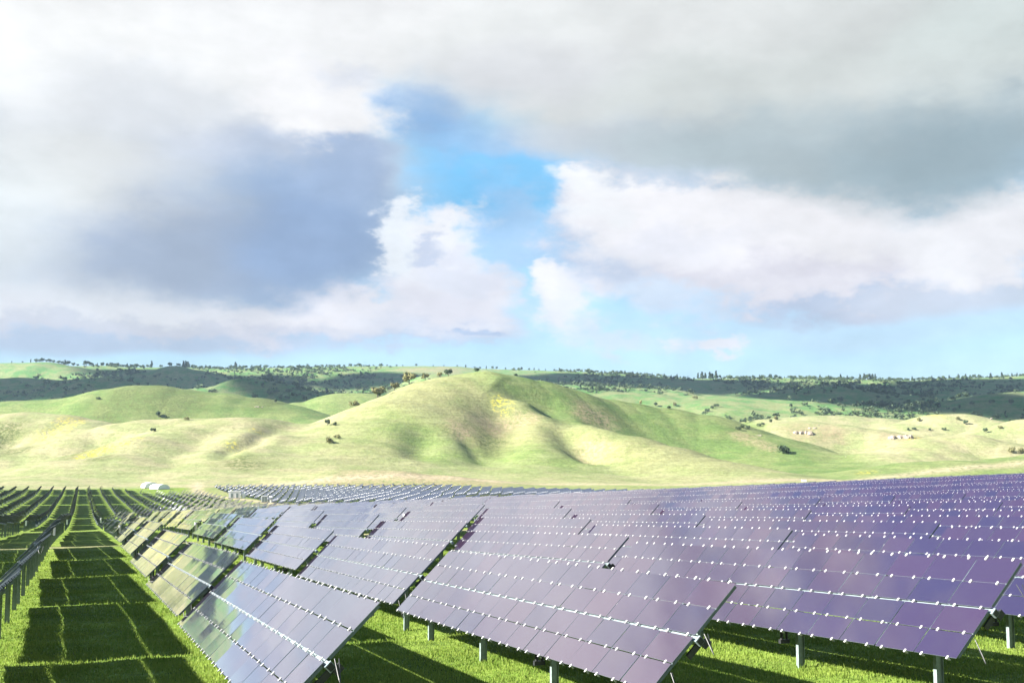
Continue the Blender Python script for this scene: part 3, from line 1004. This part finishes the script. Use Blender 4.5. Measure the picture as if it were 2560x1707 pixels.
def build_grass():
    N = 1100000
    y = 14 + (95 - 14) * RNG.random(N) ** 1.55
    x = y * np.tan(np.radians(-24 + 48.5 * RNG.random(N)))
    u, v = to_uv(x, y)
    clump = fbm(x, y, 1.3, 3, 77)
    keep = RNG.random(N) < np.clip(0.25 + 1.1 * (clump - 0.25), 0.12, 1) * np.clip(1.25 - y / 110, 0.2, 1)
    x, y, clump = x[keep], y[keep], clump[keep]
    N = len(x)
    z = land(x, y) + CAMZ - 0.01
    tall = RNG.random(N)
    h = (0.035 + 0.06 * clump + 0.05 * tall ** 3) * np.clip(0.75 + 0.5 * RNG.random(N), 0, 2)
    seed = tall > 0.985
    h = np.where(seed, h * 1.7, h)
    w = (0.007 + 0.00036 * y) * np.where(seed, 0.6, 1)
    th = RNG.random(N) * 2 * math.pi
    lean = 0.5 * RNG.random(N) * h
    la = RNG.random(N) * 2 * math.pi
    p0 = np.stack([x - w * np.cos(th), y - w * np.sin(th), z], 1)
    p1 = np.stack([x + w * np.cos(th), y + w * np.sin(th), z], 1)
    p2 = np.stack([x + lean * np.cos(la), y + lean * np.sin(la), z + h], 1)
    V = np.stack([p0, p1, p2], 1).reshape(-1, 3)
    F = np.arange(3 * N).reshape(-1, 3)
    o = link(bpy.data.objects.new('grass', np_mesh('grass', V, F, M_GRASS)))
    tag(o, 'knee-high bright green grass growing between the solar rows', 'grass', kind='stuff')


build_grass()


# ------------------------------------------------------------------ trees and shrubs on the hills
def leaf_material(name, c1, c2):
    m, n, b = mat(name)
    ge = n.node('ShaderNodeNewGeometry'); oi = n.node('ShaderNodeObjectInfo')
    c = n.mix(ge.outputs['Random Per Island'], c1, c2)
    c = n.vmath('SCALE', c, n.remap(oi.outputs['Random'], 0, 1, 0.8, 1.2, smooth=False))
    n.put(b.inputs['Base Color'], c)
    b.inputs['Roughness'].default_value = 0.8
    b.inputs['Specular IOR Level'].default_value = 0.15
    return m


M_OAK = leaf_material('oak_leaves', (0.036, 0.060, 0.034), (0.075, 0.105, 0.050))
M_OLIVE = leaf_material('olive_leaves', (0.130, 0.135, 0.055), (0.210, 0.200, 0.095))
M_PINE = leaf_material('pine_needles', (0.030, 0.048, 0.036), (0.055, 0.075, 0.050))
M_GREY = leaf_material('bare_twigs', (0.110, 0.110, 0.085), (0.180, 0.170, 0.130))
M_BARK = simple('bark', (0.085, 0.070, 0.055), 0.9, 0, 6, 0.25)


def crown_arrays(kind, nq, seed):
    """leaf clumps spread through the crown volume of a 1 m tall tree"""
    rg = np.random.default_rng(seed)
    lobes = []
    if kind == 'round':
        for _ in range(9):
            a = rg.random() * 6.28; d = 0.30 * rg.random() ** 0.5
            lobes.append((d * math.cos(a), d * math.sin(a), 0.42 + 0.33 * rg.random(), 0.16 + 0.12 * rg.random()))
    elif kind == 'shrub':
        for _ in range(7):
            a = rg.random() * 6.28; d = 0.5 * rg.random() ** 0.5
            lobes.append((d * math.cos(a), d * math.sin(a), 0.25 + 0.35 * rg.random(), 0.25 + 0.12 * rg.random()))
    else:
        for k in range(9):
            t = k / 8
            lobes.append((0.05 * rg.normal(), 0.05 * rg.normal(), 0.22 + 0.72 * t, (0.20 - 0.14 * t) * (0.7 + 0.6 * rg.random())))
    L = np.array(lobes)
    k = rg.integers(0, len(L), nq)
    d = rg.normal(size=(nq, 3)); d /= np.linalg.norm(d, axis=1)[:, None]
    rr = (0.55 + 0.5 * rg.random(nq))[:, None]
    P = L[k, :3] + d * rr * L[k, 3:4]
    s = (0.035 + 0.035 * rg.random(nq))[:, None] * (1.0 if nq > 150 else 1.9)
    a = rg.normal(size=(nq, 3)); a /= np.linalg.norm(a, axis=1)[:, None]
    b = np.cross(a, d); b /= np.linalg.norm(b, axis=1)[:, None] + 1e-6
    V = np.stack([P - a * s - b * s, P + a * s - b * s * 0.7, P + a * s * 0.8 + b * s, P - a * s * 0.7 + b * s], 1).reshape(-1, 3)
    V[:, 2] = np.maximum(V[:, 2], 0.0)
    return V, np.arange(4 * nq).reshape(-1, 4)


def trunk_mesh(kind, seed):
    r = random.Random(seed); mb = MB()
    if kind == 'pine':
        mb.tube([(0, 0, -0.05), (0.01, 0, 0.5), (0, 0.01, 0.95)], [0.035, 0.022, 0.006], 6)
    else:
        mb.tube([(0, 0, -0.06), (0.02, 0, 0.20), (0.01, 0.02, 0.36)], [0.055, 0.04, 0.03], 6)
        for q in range(4):
            a = q * 1.6 + r.random(); e = 0.22 + 0.1 * r.random()
            mb.tube([(0.01, 0.01, 0.28), (e * 0.5 * math.cos(a), e * 0.5 * math.sin(a), 0.45), (e * math.cos(a), e * math.sin(a), 0.62)], [0.025, 0.016, 0.006], 5)
    return mb.mesh('trunk', M_BARK)


CROWN = {}
for kind, mm, tagk in (('round', M_OAK, 'oak'), ('round', M_OLIVE, 'olive'), ('shrub', M_OAK, 'bush'), ('shrub', M_OLIVE, 'olive_bush'), ('pine', M_PINE, 'pine'), ('round', M_GREY, 'grey')):
    CROWN[tagk] = [np_mesh('crown', *crown_arrays(kind, 420, 40 + s), mm) for s in range(3)]
TRUNK = {'oak': trunk_mesh('round', 1), 'olive': trunk_mesh('round', 2), 'grey': trunk_mesh('round', 3), 'pine': trunk_mesh('pine', 4)}


def tree(px, py, size_px, kind, label, group=None, hit=None, name=None):
    p = hit or hits([(px, py)], gullies=True)[0]
    if p is None: return None
    dist = math.hypot(p[0], p[1])
    h = size_px * dist / FPX
    root = bpy.data.objects.new(name or ('shrub' if 'bush' in kind else 'pine_tree' if kind == 'pine' else 'oak_tree'), None)
    root.empty_display_size = 1
    link(root)
    root.location = (p[0], p[1], p[2] + CAMZ - 0.1)
    root.rotation_euler.z = random.uniform(0, 6.28)
    wdt = h * (random.uniform(0.9, 1.25) if kind != 'pine' else random.uniform(0.8, 1.3))
    root.scale = (wdt, wdt, h)
    tag(root, label, 'shrub' if 'bush' in kind else 'tree', group)
    c = link(bpy.data.objects.new('foliage' if 'bush' in kind else 'crown', CROWN[kind][random.randrange(3)]), root)
    if kind in TRUNK: link(bpy.data.objects.new('trunk', TRUNK[kind]), root)
    return root


NEAR_TREES = [
    # x, y of the foot, height in photo pixels, kind, label
    (245, 1001, 9, 'bush', 'low dark shrub on the green slope of the far left hill'),
    (396, 1047, 17, 'oak', 'round dark oak standing in the saddle behind the pale left hill'),
    (466, 1054, 11, 'olive_bush', 'olive shrub on the very crest of the pale left hill'),
    (383, 1081, 12, 'bush', 'dark shrub just below the crest of the pale left hill, above yellow flowers'),
    (818, 1064, 17, 'oak', 'dark oak on the left, larger of the pair in the hollow beside the big hill'),
    (838, 1063, 11, 'bush', 'dark bush on the right of the pair in the hollow beside the big hill'),
    (688, 1012, 12, 'oak', 'small dark oak at the right end of the dark green hill'),
    (822, 1110, 20, 'olive_bush', 'straggling tan shrub low on the left foot of the big hill'),
    (842, 1098, 12, 'olive_bush', 'smaller tan shrub uphill of the straggling one at the left foot of the big hill'),
    (885, 1076, 18, 'olive_bush', 'olive scrub clump lowest on the left edge of the big hill'),
    (944, 1042, 34, 'olive', 'round pale olive tree lowest on the left skyline of the big hill'),
    (949, 1014, 15, 'oak', 'small dark oak just behind the round pale olive tree'),
    (986, 1018, 24, 'olive', 'olive-brown tree second up the left edge of the big hill'),
    (1023, 1000, 34, 'olive', 'broad olive-green tree, largest on the left edge of the big hill'),
    (1063, 972, 20, 'olive', 'khaki tree above the largest one on the left edge of the big hill'),
    (1100, 957, 15, 'olive', 'small khaki tree left of the dark one near the top of the big hill'),
    (1121, 952, 20, 'oak', 'dark oak on the shoulder just left of the big hill summit'),
    (1191, 938, 13, 'bush', 'flat dark shrub on the summit of the big hill'),
    (1290, 945, 8, 'bush', 'tiny dark shrub right of the big hill summit'),
    (1958, 1134, 26, 'bush', 'lone dark green shrub on the right edge of the big hill'),
    (1738, 1000, 10, 'olive_bush', 'small tan shrub on the pale strip right of the big hill'),
    (1768, 1030, 10, 'bush', 'lowest of three dark shrubs on the green slope right of the big hill'),
    (1780, 1022, 9, 'bush', 'middle one of three dark shrubs on the green slope right of the big hill'),
    (1791, 1018, 9, 'bush', 'uppermost of three dark shrubs on the green slope right of the big hill'),
    (1978, 1021, 12, 'oak', 'round dark oak alone in the green hollow right of centre'),
    (1981, 1034, 10, 'bush', 'wide dark bush just below the round oak right of centre'),
    (2071, 1030, 9, 'bush', 'small dark bush above the pale plateau on the right'),
    (2101, 1010, 15, 'oak', 'dark oak pair member on the bright green patch under the wooded slope'),
    (2080, 1008, 10, 'bush', 'dark bush left of the oak on the bright green patch under the wooded slope'),
    (1846, 1077, 11, 'bush', 'leftmost dark bush of the line above the pale right hill'),
    (1857, 1073, 11, 'bush', 'second dark bush from the left in the line above the pale right hill'),
    (1870, 1072, 9, 'bush', 'third dark bush from the left in the line above the pale right hill'),
    (1897, 1067, 10, 'bush', 'fourth dark bush from the left in the line above the pale right hill'),
    (1908, 1063, 8, 'bush', 'fifth dark bush from the left in the line above the pale right hill'),
    (1926, 1056, 9, 'bush', 'sixth dark bush from the left in the line above the pale right hill'),
    (1941, 1052, 12, 'olive_bush', 'tan bush ending the line above the pale right hill'),
    (2270, 1081, 8, 'bush', 'leftmost of four dark bushes on the green valley floor at right'),
    (2285, 1080, 8, 'bush', 'second of four dark bushes on the green valley floor at right'),
    (2325, 1081, 7, 'bush', 'third of four dark bushes on the green valley floor at right'),
    (2360, 1082, 8, 'bush', 'rightmost of four dark bushes on the green valley floor at right'),
    (2415, 1066, 12, 'oak', 'dark round bush-like oak on the pale ridge at right'),
    (2464, 1084, 13, 'oak', 'dark oak at the foot of the pale far right hill'),
    (2500, 1075, 9, 'olive_bush', 'tan shrub on the left flank of the pale far right hill'),
    (2528, 1019, 14, 'oak', 'largest dark oak on the deep green slope at far right'),
    (2479, 1008, 10, 'bush', 'dark bush left of the largest oak on the deep green slope'),
    (2430, 1017, 9, 'bush', 'dark bush at the left end of the deep green slope'),
    (2296, 1058, 11, 'olive_bush', 'pale olive scrub on the ridge right of the pale plateau'),
    (2396, 1052, 10, 'olive_bush', 'pale olive scrub on top of the orange-flowered ridge'),
    (2530, 1134, 17, 'olive_bush', 'pale olive bush in the gap at the far right edge'),
    (2554, 1136, 14, 'olive_bush', 'second pale olive bush, touching the right edge of the view'),
    (1602, 1014, 14, 'olive', 'khaki tree on the long right shoulder of the big hill'),
    (1640, 1018, 11, 'oak', 'thin dark tree right of the khaki tree on the long shoulder'),
    (1672, 1022, 9, 'bush', 'dark bush below the long shoulder of the big hill'),
    (1688, 1018, 11, 'olive_bush', 'khaki bush at the end of the long shoulder of the big hill'),
]
_yc = np.arange(880, 1300, 4.0)
for (px, py, sz, kind, lab) in NEAR_TREES:
    h_ = None
    if ('edge of the big hill' in lab and px < 1200) or 'summit' in lab or 'shoulder just' in lab or 'top of the big' in lab or 'skyline of the big hill' in lab or 'just behind the round' in lab:
        t_ = P3(px, py, 1.0)
        g_ = land(t_[0] * _yc, _yc)
        k_ = int(np.argmax(g_ / _yc)) + 1
        h_ = (t_[0] * _yc[k_], _yc[k_], g_[k_])
    tree(px, py, sz, kind, lab, hit=h_)

# the trees along the skyline, left to right
SKY = []
rs_ = random.Random(12)
def sky(x0, x1, step, smin, smax, pine=0.3):
    x = x0
    while x < x1:
        SKY.append((x, rs_.uniform(smin, smax), 'pine' if rs_.random() < pine else 'oak'))
        x += step * rs_.uniform(0.4, 1.7)
sky(-10, 60, 30, 6, 8); sky(88, 136, 8, 9, 13, 0); sky(146, 250, 13, 8, 17); sky(255, 375, 11, 9, 14, 0.1); sky(378, 390, 9, 20, 24, 1); sky(400, 450, 11, 8, 12, 0.1); sky(458, 470, 8, 18, 20, 1)
sky(480, 600, 26, 6, 11); sky(588, 596, 9, 19, 21, 1); sky(600, 860, 40, 5, 9); sky(860, 1200, 26, 5, 9, 0.2); sky(1200, 1480, 15, 6, 12, 0.4); sky(1480, 1700, 14, 6, 13, 0.5)
sky(1745, 1782, 8, 16, 22, 1); sky(1790, 1800, 9, 22, 24, 1); sky(1800, 2040, 16, 6, 12, 0.4); sky(2050, 2130, 18, 12, 18, 0.9); sky(2150, 2195, 9, 16, 22, 0.8); sky(2200, 2580, 17, 7, 15, 0.6)
Ysk = np.arange(2400, 4000, 10.0)
for q, (px, sz, kind) in enumerate(SKY):
    t = P3(px, 940, 1.0)
    X = t[0] * Ysk
    g = land(X, Ysk)
    kk = int(np.argmax(g / Ysk))
    size = 'tall' if sz > 15 else 'small' if sz < 8 else 'mid-sized'
    tree(px, 0, sz * 0.85, kind, f"{size} dark {'pine' if kind == 'pine' else 'oak'}, {ordinal(q + 1)} tree from the left along the skyline", 'trees along the skyline', hit=(X[kk], Ysk[kk], g[kk] - 0.8))


def build_woodland():
    """oak woodland covering the far slopes: too many to count"""
    rg = np.random.default_rng(5)
    N = 26000
    y = 1750 + 1750 * rg.random(N) ** 0.75
    x = y * np.tan(np.radians(-24 + 48.5 * rg.random(N)))
    # photo position of every candidate
    z = land(x, y)
    zc = -y * math.sin(PITCH) + z * math.cos(PITCH); yc = y * math.cos(PITCH) + z * math.sin(PITCH)
    px = 1280 + FPX * x / yc; py = 853.5 - FPX * zc / yc
    n1 = fbm(x, y * 0.6, 240, 4, 91); n2 = fbm(x, y, 60, 3, 17)
    p = 0.05 + sstep(n1 * 0.55 + n2 * 0.45, 0.49, 0.60) * 0.6
    def zone(cx, cy, rx, ry, a):
        return a * np.exp(-((px - cx) / rx) ** 2 - ((py - cy) / ry) ** 2)
    p = p + zone(150, 985, 260, 22, 0.5) + zone(330, 940, 200, 14, 0.5) + zone(780, 955, 260, 26, 0.22) + zone(1900, 975, 160, 26, 0.28) + zone(2230, 985, 330, 40, 0.42) + zone(2230, 1030, 90, 25, 0.5) + zone(1480, 965, 120, 28, 0.3)
    p = p - zone(120, 925, 110, 16, 1.5) - zone(440, 932, 60, 9, 1.2) - zone(1130, 930, 160, 14, 1.2) - zone(1750, 1010, 260, 22, 1.4) - zone(2450, 1010, 140, 22, 0.9) - zone(2110, 1000, 110, 12, 0.9) - zone(1700, 965, 130, 14, 0.35)
    keep = (rg.random(N) < p) & (z > 45)
    x, y, z = x[keep], y[keep], z[keep]
    N = len(x)
    print('woodland', N)
    protos = [crown_arrays('round', 44, 900 + s) for s in range(4)] + [crown_arrays('shrub', 44, 910 + s) for s in range(2)] + [crown_arrays('pine', 44, 920)]
    Vs, Fs = [], []; off = 0
    pick = rg.choice(len(protos), N, p=[0.2, 0.2, 0.15, 0.15, 0.12, 0.10, 0.08])
    for k, (V, F) in enumerate(protos):
        sel = np.nonzero(pick == k)[0]
        if not len(sel): continue
        h = 4.0 + 7.0 * rg.random(len(sel)) ** 1.6; wd = h * rg.uniform(0.8, 1.7, len(sel))
        a = rg.random(len(sel)) * 6.28
        ca, sa = np.cos(a), np.sin(a)
        vx = V[None, :, 0] * wd[:, None]; vy = V[None, :, 1] * wd[:, None]
        W = np.stack([vx * ca[:, None] - vy * sa[:, None] + x[sel][:, None], vx * sa[:, None] + vy * ca[:, None] + y[sel][:, None], V[None, :, 2] * h[:, None] + z[sel][:, None] + CAMZ - 0.5], 2).reshape(-1, 3)
        FF = (F[None] + (np.arange(len(sel)) * len(V))[:, None, None]).reshape(-1, 4) + off
        off += len(W); Vs.append(W); Fs.append(FF)
    o = link(bpy.data.objects.new('oak_woodland', np_mesh('oak_woodland', np.concatenate(Vs), np.concatenate(Fs), M_OAK)))
    tag(o, 'dark oak woodland scattered over the far slopes', 'woodland', kind='stuff')


build_woodland()


# ------------------------------------------------------------------ rocks
M_ROCK = simple('weathered_rock', (0.24, 0.20, 0.16), 0.9, 0, 0.6, 0.35, 0.4)


def rock_outcrop(px, py, wpx, label, n=7):
    p = hits([(px, py)], gullies=True)[0]
    if p is None: return
    d = math.hypot(p[0], p[1]); W = wpx * d / FPX
    bm_v, bm_f = [], []
    mb = MB()
    r = random.Random(int(px))
    for q in range(n):
        cx = r.uniform(-0.5, 0.5) * W; cy = r.uniform(-0.12, 0.12) * W; s = W * r.uniform(0.08, 0.17)
        vs = []
        for i in range(3):
            for k in range(7):
                a = k / 7 * 6.28 + r.uniform(-0.2, 0.2); rr = s * (1.0, 0.85, 0.35)[i] * r.uniform(0.75, 1.2)
                vs.append((cx + rr * math.cos(a), cy + rr * math.sin(a), (-0.5, 0.35, 0.75)[i] * s * r.uniform(0.8, 1.1)))
        fs = [(i * 7 + k, i * 7 + (k + 1) % 7, (i + 1) * 7 + (k + 1) % 7, (i + 1) * 7 + k) for i in range(2) for k in range(7)] + [tuple(range(14, 21))]
        mb.add(vs, fs)
    o = link(bpy.data.objects.new('rock_outcrop', mb.mesh('rock_outcrop', M_ROCK)))
    o.location = (p[0], p[1], p[2] + CAMZ)
    tag(o, label, 'rocks')


rock_outcrop(2007, 1087, 50, 'long low tan rock outcrop on the pale hill right of the big one', 11)
rock_outcrop(2030, 1071, 26, 'small tan rocks above the long outcrop on the pale right hill', 6)
rock_outcrop(2252, 1096, 55, 'rocky tan outcrop above orange flowers between the two pale right hills', 12)
rock_outcrop(1896, 1090, 16, 'little rock heap near the left edge of the pale right hill', 4)
rock_outcrop(2120, 1143, 11, 'single pale boulder in the middle of the pale right slope', 2)
rock_outcrop(1046, 1091, 8, 'single grey boulder on the left flank of the big hill', 2)
rock_outcrop(647, 1020, 20, 'dark rock heap near the right end of the dark green hill', 5)
rock_outcrop(2474, 1048, 18, 'dark rock heap on the deep green slope at far right', 5)
rock_outcrop(2295, 1028, 14, 'pale rocks at the left end of the deep green slope', 4)


# ------------------------------------------------------------------ white shelters and plant cabins
def ground_pt(px, Y):
    x = P3(px, 900, 1.0)[0] * Y
    return x, Y, float(land(np.array([x]), np.array([Y]))[0]) + CAMZ


def hoop_shelter(px, Y, w, l, h, label, rot=0.3):
    x, y, z = ground_pt(px, Y)
    root = bpy.data.objects.new('hoop_shelter', None); link(root)
    root.location = (x, y, z); root.rotation_euler.z = rot
    tag(root, label, 'shelter', 'white shelters beyond the far rows')
    mb = MB(); n = 12; vs = []
    for i in range(2):
        for k in range(n + 1):
            a = math.pi * k / n
            vs.append((math.cos(a) * w / 2, (i - 0.5) * l, math.sin(a) ** 0.8 * h))
    fs = [(k, k + 1, n + 1 + k + 1, n + 1 + k) for k in range(n)]
    mb.add(vs, fs)
    link(bpy.data.objects.new('cover', mb.mesh('cover', M_WHITE, True)), root)
    mb = MB()
    for i in range(2):
        mb.add([vs[i * (n + 1) + k] for k in range(n + 1)], [tuple(range(n + 1))])
    link(bpy.data.objects.new('end_wall', mb.mesh('end_wall', M_WHITE)), root)


hoop_shelter(384, 705, 8, 10, 3.0, 'white arched shelter, left and taller of the pair behind the left rows', 0.5)
hoop_shelter(408, 690, 7, 11, 2.6, 'white arched shelter, right and lower of the pair behind the left rows', 0.7)


def cabin(px, Y, label, w=5.2, d=2.6, h=2.9):
    x, y, z = ground_pt(px, Y)
    root = bpy.data.objects.new('inverter_cabin', None); link(root)
    root.location = (x, y, z); root.rotation_euler.z = 0.2
    tag(root, label, 'cabin')
    mb = MB(); mb.box((0, 0, h / 2 + 0.15), (w, d, h)); link(bpy.data.objects.new('body', mb.mesh('body', M_WHITE)), root)
    mb = MB(); mb.box((0, 0, h + 0.22), (w + 0.2, d + 0.2, 0.12)); link(bpy.data.objects.new('roof', mb.mesh('roof', M_WHITE)), root)
    mb = MB(); mb.box((0, 0, 0.05), (w + 0.4, d + 0.4, 0.3)); link(bpy.data.objects.new('plinth', mb.mesh('plinth', M_ROCK)), root)
    for s in (-1, 1):
        mb = MB(); mb.box((s * w * 0.22, -d / 2 - 0.02, 1.2), (0.95, 0.04, 2.0)); link(bpy.data.objects.new('door', mb.mesh('door', M_STEEL)), root)
    mb = MB(); mb.tube([(w * 0.5 + 1.3, 0, 0), (w * 0.5 + 1.3, 0, 2.3), (w * 0.5 + 1.3, 0, 2.5)], [0.9, 0.9, 0.3], 14); link(bpy.data.objects.new('transformer', mb.mesh('transformer', M_WHITE)), root)


cabin(594, 560, 'white inverter cabin at the end of the far left rows beside the dirt lane')
cabin(668, 500, 'small white cabin at the left corner of the far middle block', 2.4, 1.8, 2.3)
_p = hits([(2010, 1204)], y0=320)[0]
if _p:
    mb = MB(); mb.box((0, 0, 0.6), (3.0, 1.4, 1.2)); mb.box((0, 0, 1.28), (3.3, 1.7, 0.12)); mb.box((-1.0, -0.72, 0.7), (0.6, 0.04, 0.8))
    o = link(bpy.data.objects.new('water_trough', mb.mesh('water_trough', M_WHITE)))
    o.location = (_p[0], _p[1], _p[2] + CAMZ)
    tag(o, 'small white trough alone on the green flat beyond the violet panels', 'trough')


# ------------------------------------------------------------------ clouds up-sun, whose shade lies on the far hills
def cloud_material():
    m, n, b = mat('cloud')
    b.inputs['Base Color'].default_value = (0.9, 0.9, 0.92, 1)
    b.inputs['Roughness'].default_value = 1.0
    b.inputs['Specular IOR Level'].default_value = 0.0
    tr = n.node('ShaderNodeBsdfTranslucent'); tr.inputs['Color'].default_value = (0.95, 0.95, 0.97, 1)
    mx = n.node('ShaderNodeMixShader'); mx.inputs[0].default_value = 0.5
    out = [q for q in n.nt.nodes if q.type == 'OUTPUT_MATERIAL'][0]
    n.nt.links.new(b.outputs[0], mx.inputs[1]); n.nt.links.new(tr.outputs[0], mx.inputs[2])
    n.nt.links.new(mx.outputs[0], out.inputs['Surface'])
    return m


M_CLOUD = cloud_material()


def shade_cloud(spots, alt=2600.0, near=1950):
    """spots: (photo x, photo y, radius m) on the hills; the cloud hangs on the line from there to the sun"""
    mb = MB(); r = random.Random(len(spots) + int(spots[0][0]))
    for (px, py, rad_) in spots:
        p = hits([(px, py)], y0=near)[0]
        if p is None: continue
        c = Vector(p) + Vector((0, 0, CAMZ))
        t = (alt - c.z) / SUN_DIR.z
        c = c + SUN_DIR * t
        for q in range(5):
            a = r.random() * 6.28; dd = rad_ * 0.55 * r.random() ** 0.5
            cc = c + Vector((math.cos(a) * dd, math.sin(a) * dd, r.uniform(-20, 30)))
            rr = rad_ * r.uniform(0.45, 0.7)
            n1, n2 = 10, 7; vs = []; fs = []
            for i in range(n2 + 1):
                ph = math.pi * i / n2
                for k in range(n1):
                    th = 2 * math.pi * k / n1
                    w = 1 + 0.18 * r.uniform(-1, 1)
                    vs.append(cc + Vector((math.sin(ph) * math.cos(th) * rr * w, math.sin(ph) * math.sin(th) * rr * w, math.cos(ph) * rr * 0.32 * w)))
            for i in range(n2):
                for k in range(n1):
                    fs.append((i * n1 + k, i * n1 + (k + 1) % n1, (i + 1) * n1 + (k + 1) % n1, (i + 1) * n1 + k))
            mb.add(vs, fs)
    o = link(bpy.data.objects.new('cloud', mb.mesh('cloud', M_CLOUD, True)))
    tag(o, kind='structure')


shade_cloud([(60, 975, 170), (230, 960, 180), (400, 965, 170), (560, 950, 170), (720, 962, 190), (860, 955, 160), (330, 935, 120)])
shade_cloud([(1430, 952, 150), (1560, 958, 190), (1700, 962, 170), (1850, 968, 200), (2000, 975, 200), (2150, 985, 220), (2300, 985, 210), (2450, 965, 190), (2560, 960, 200)])
shade_cloud([(2280, 1025, 110), (2420, 1015, 130), (2540, 1010, 140)])

# ------------------------------------------------------------------ air
def haze():
    m = bpy.data.materials.new('air'); m.use_nodes = True
    nt = m.node_tree; nt.nodes.clear()
    out = nt.nodes.new('ShaderNodeOutputMaterial'); v = nt.nodes.new('ShaderNodeVolumePrincipled')
    v.inputs['Color'].default_value = (0.55, 0.78, 1.0, 1)
    v.inputs['Density'].default_value = 0.000035
    v.inputs['Anisotropy'].default_value = 0.2
    nt.links.new(v.outputs[0], out.inputs['Volume'])
    mb = MB(); mb.box((0, 1950, (345 - 40) / 2), (5200, 4700, 345 + 40))
    o = link(bpy.data.objects.new('haze', mb.mesh('haze', m)))
    o.visible_shadow = True
    tag(o, 'thin bluish air over the valley', 'haze', kind='stuff')
USE_HAZE = True
if USE_HAZE: haze()
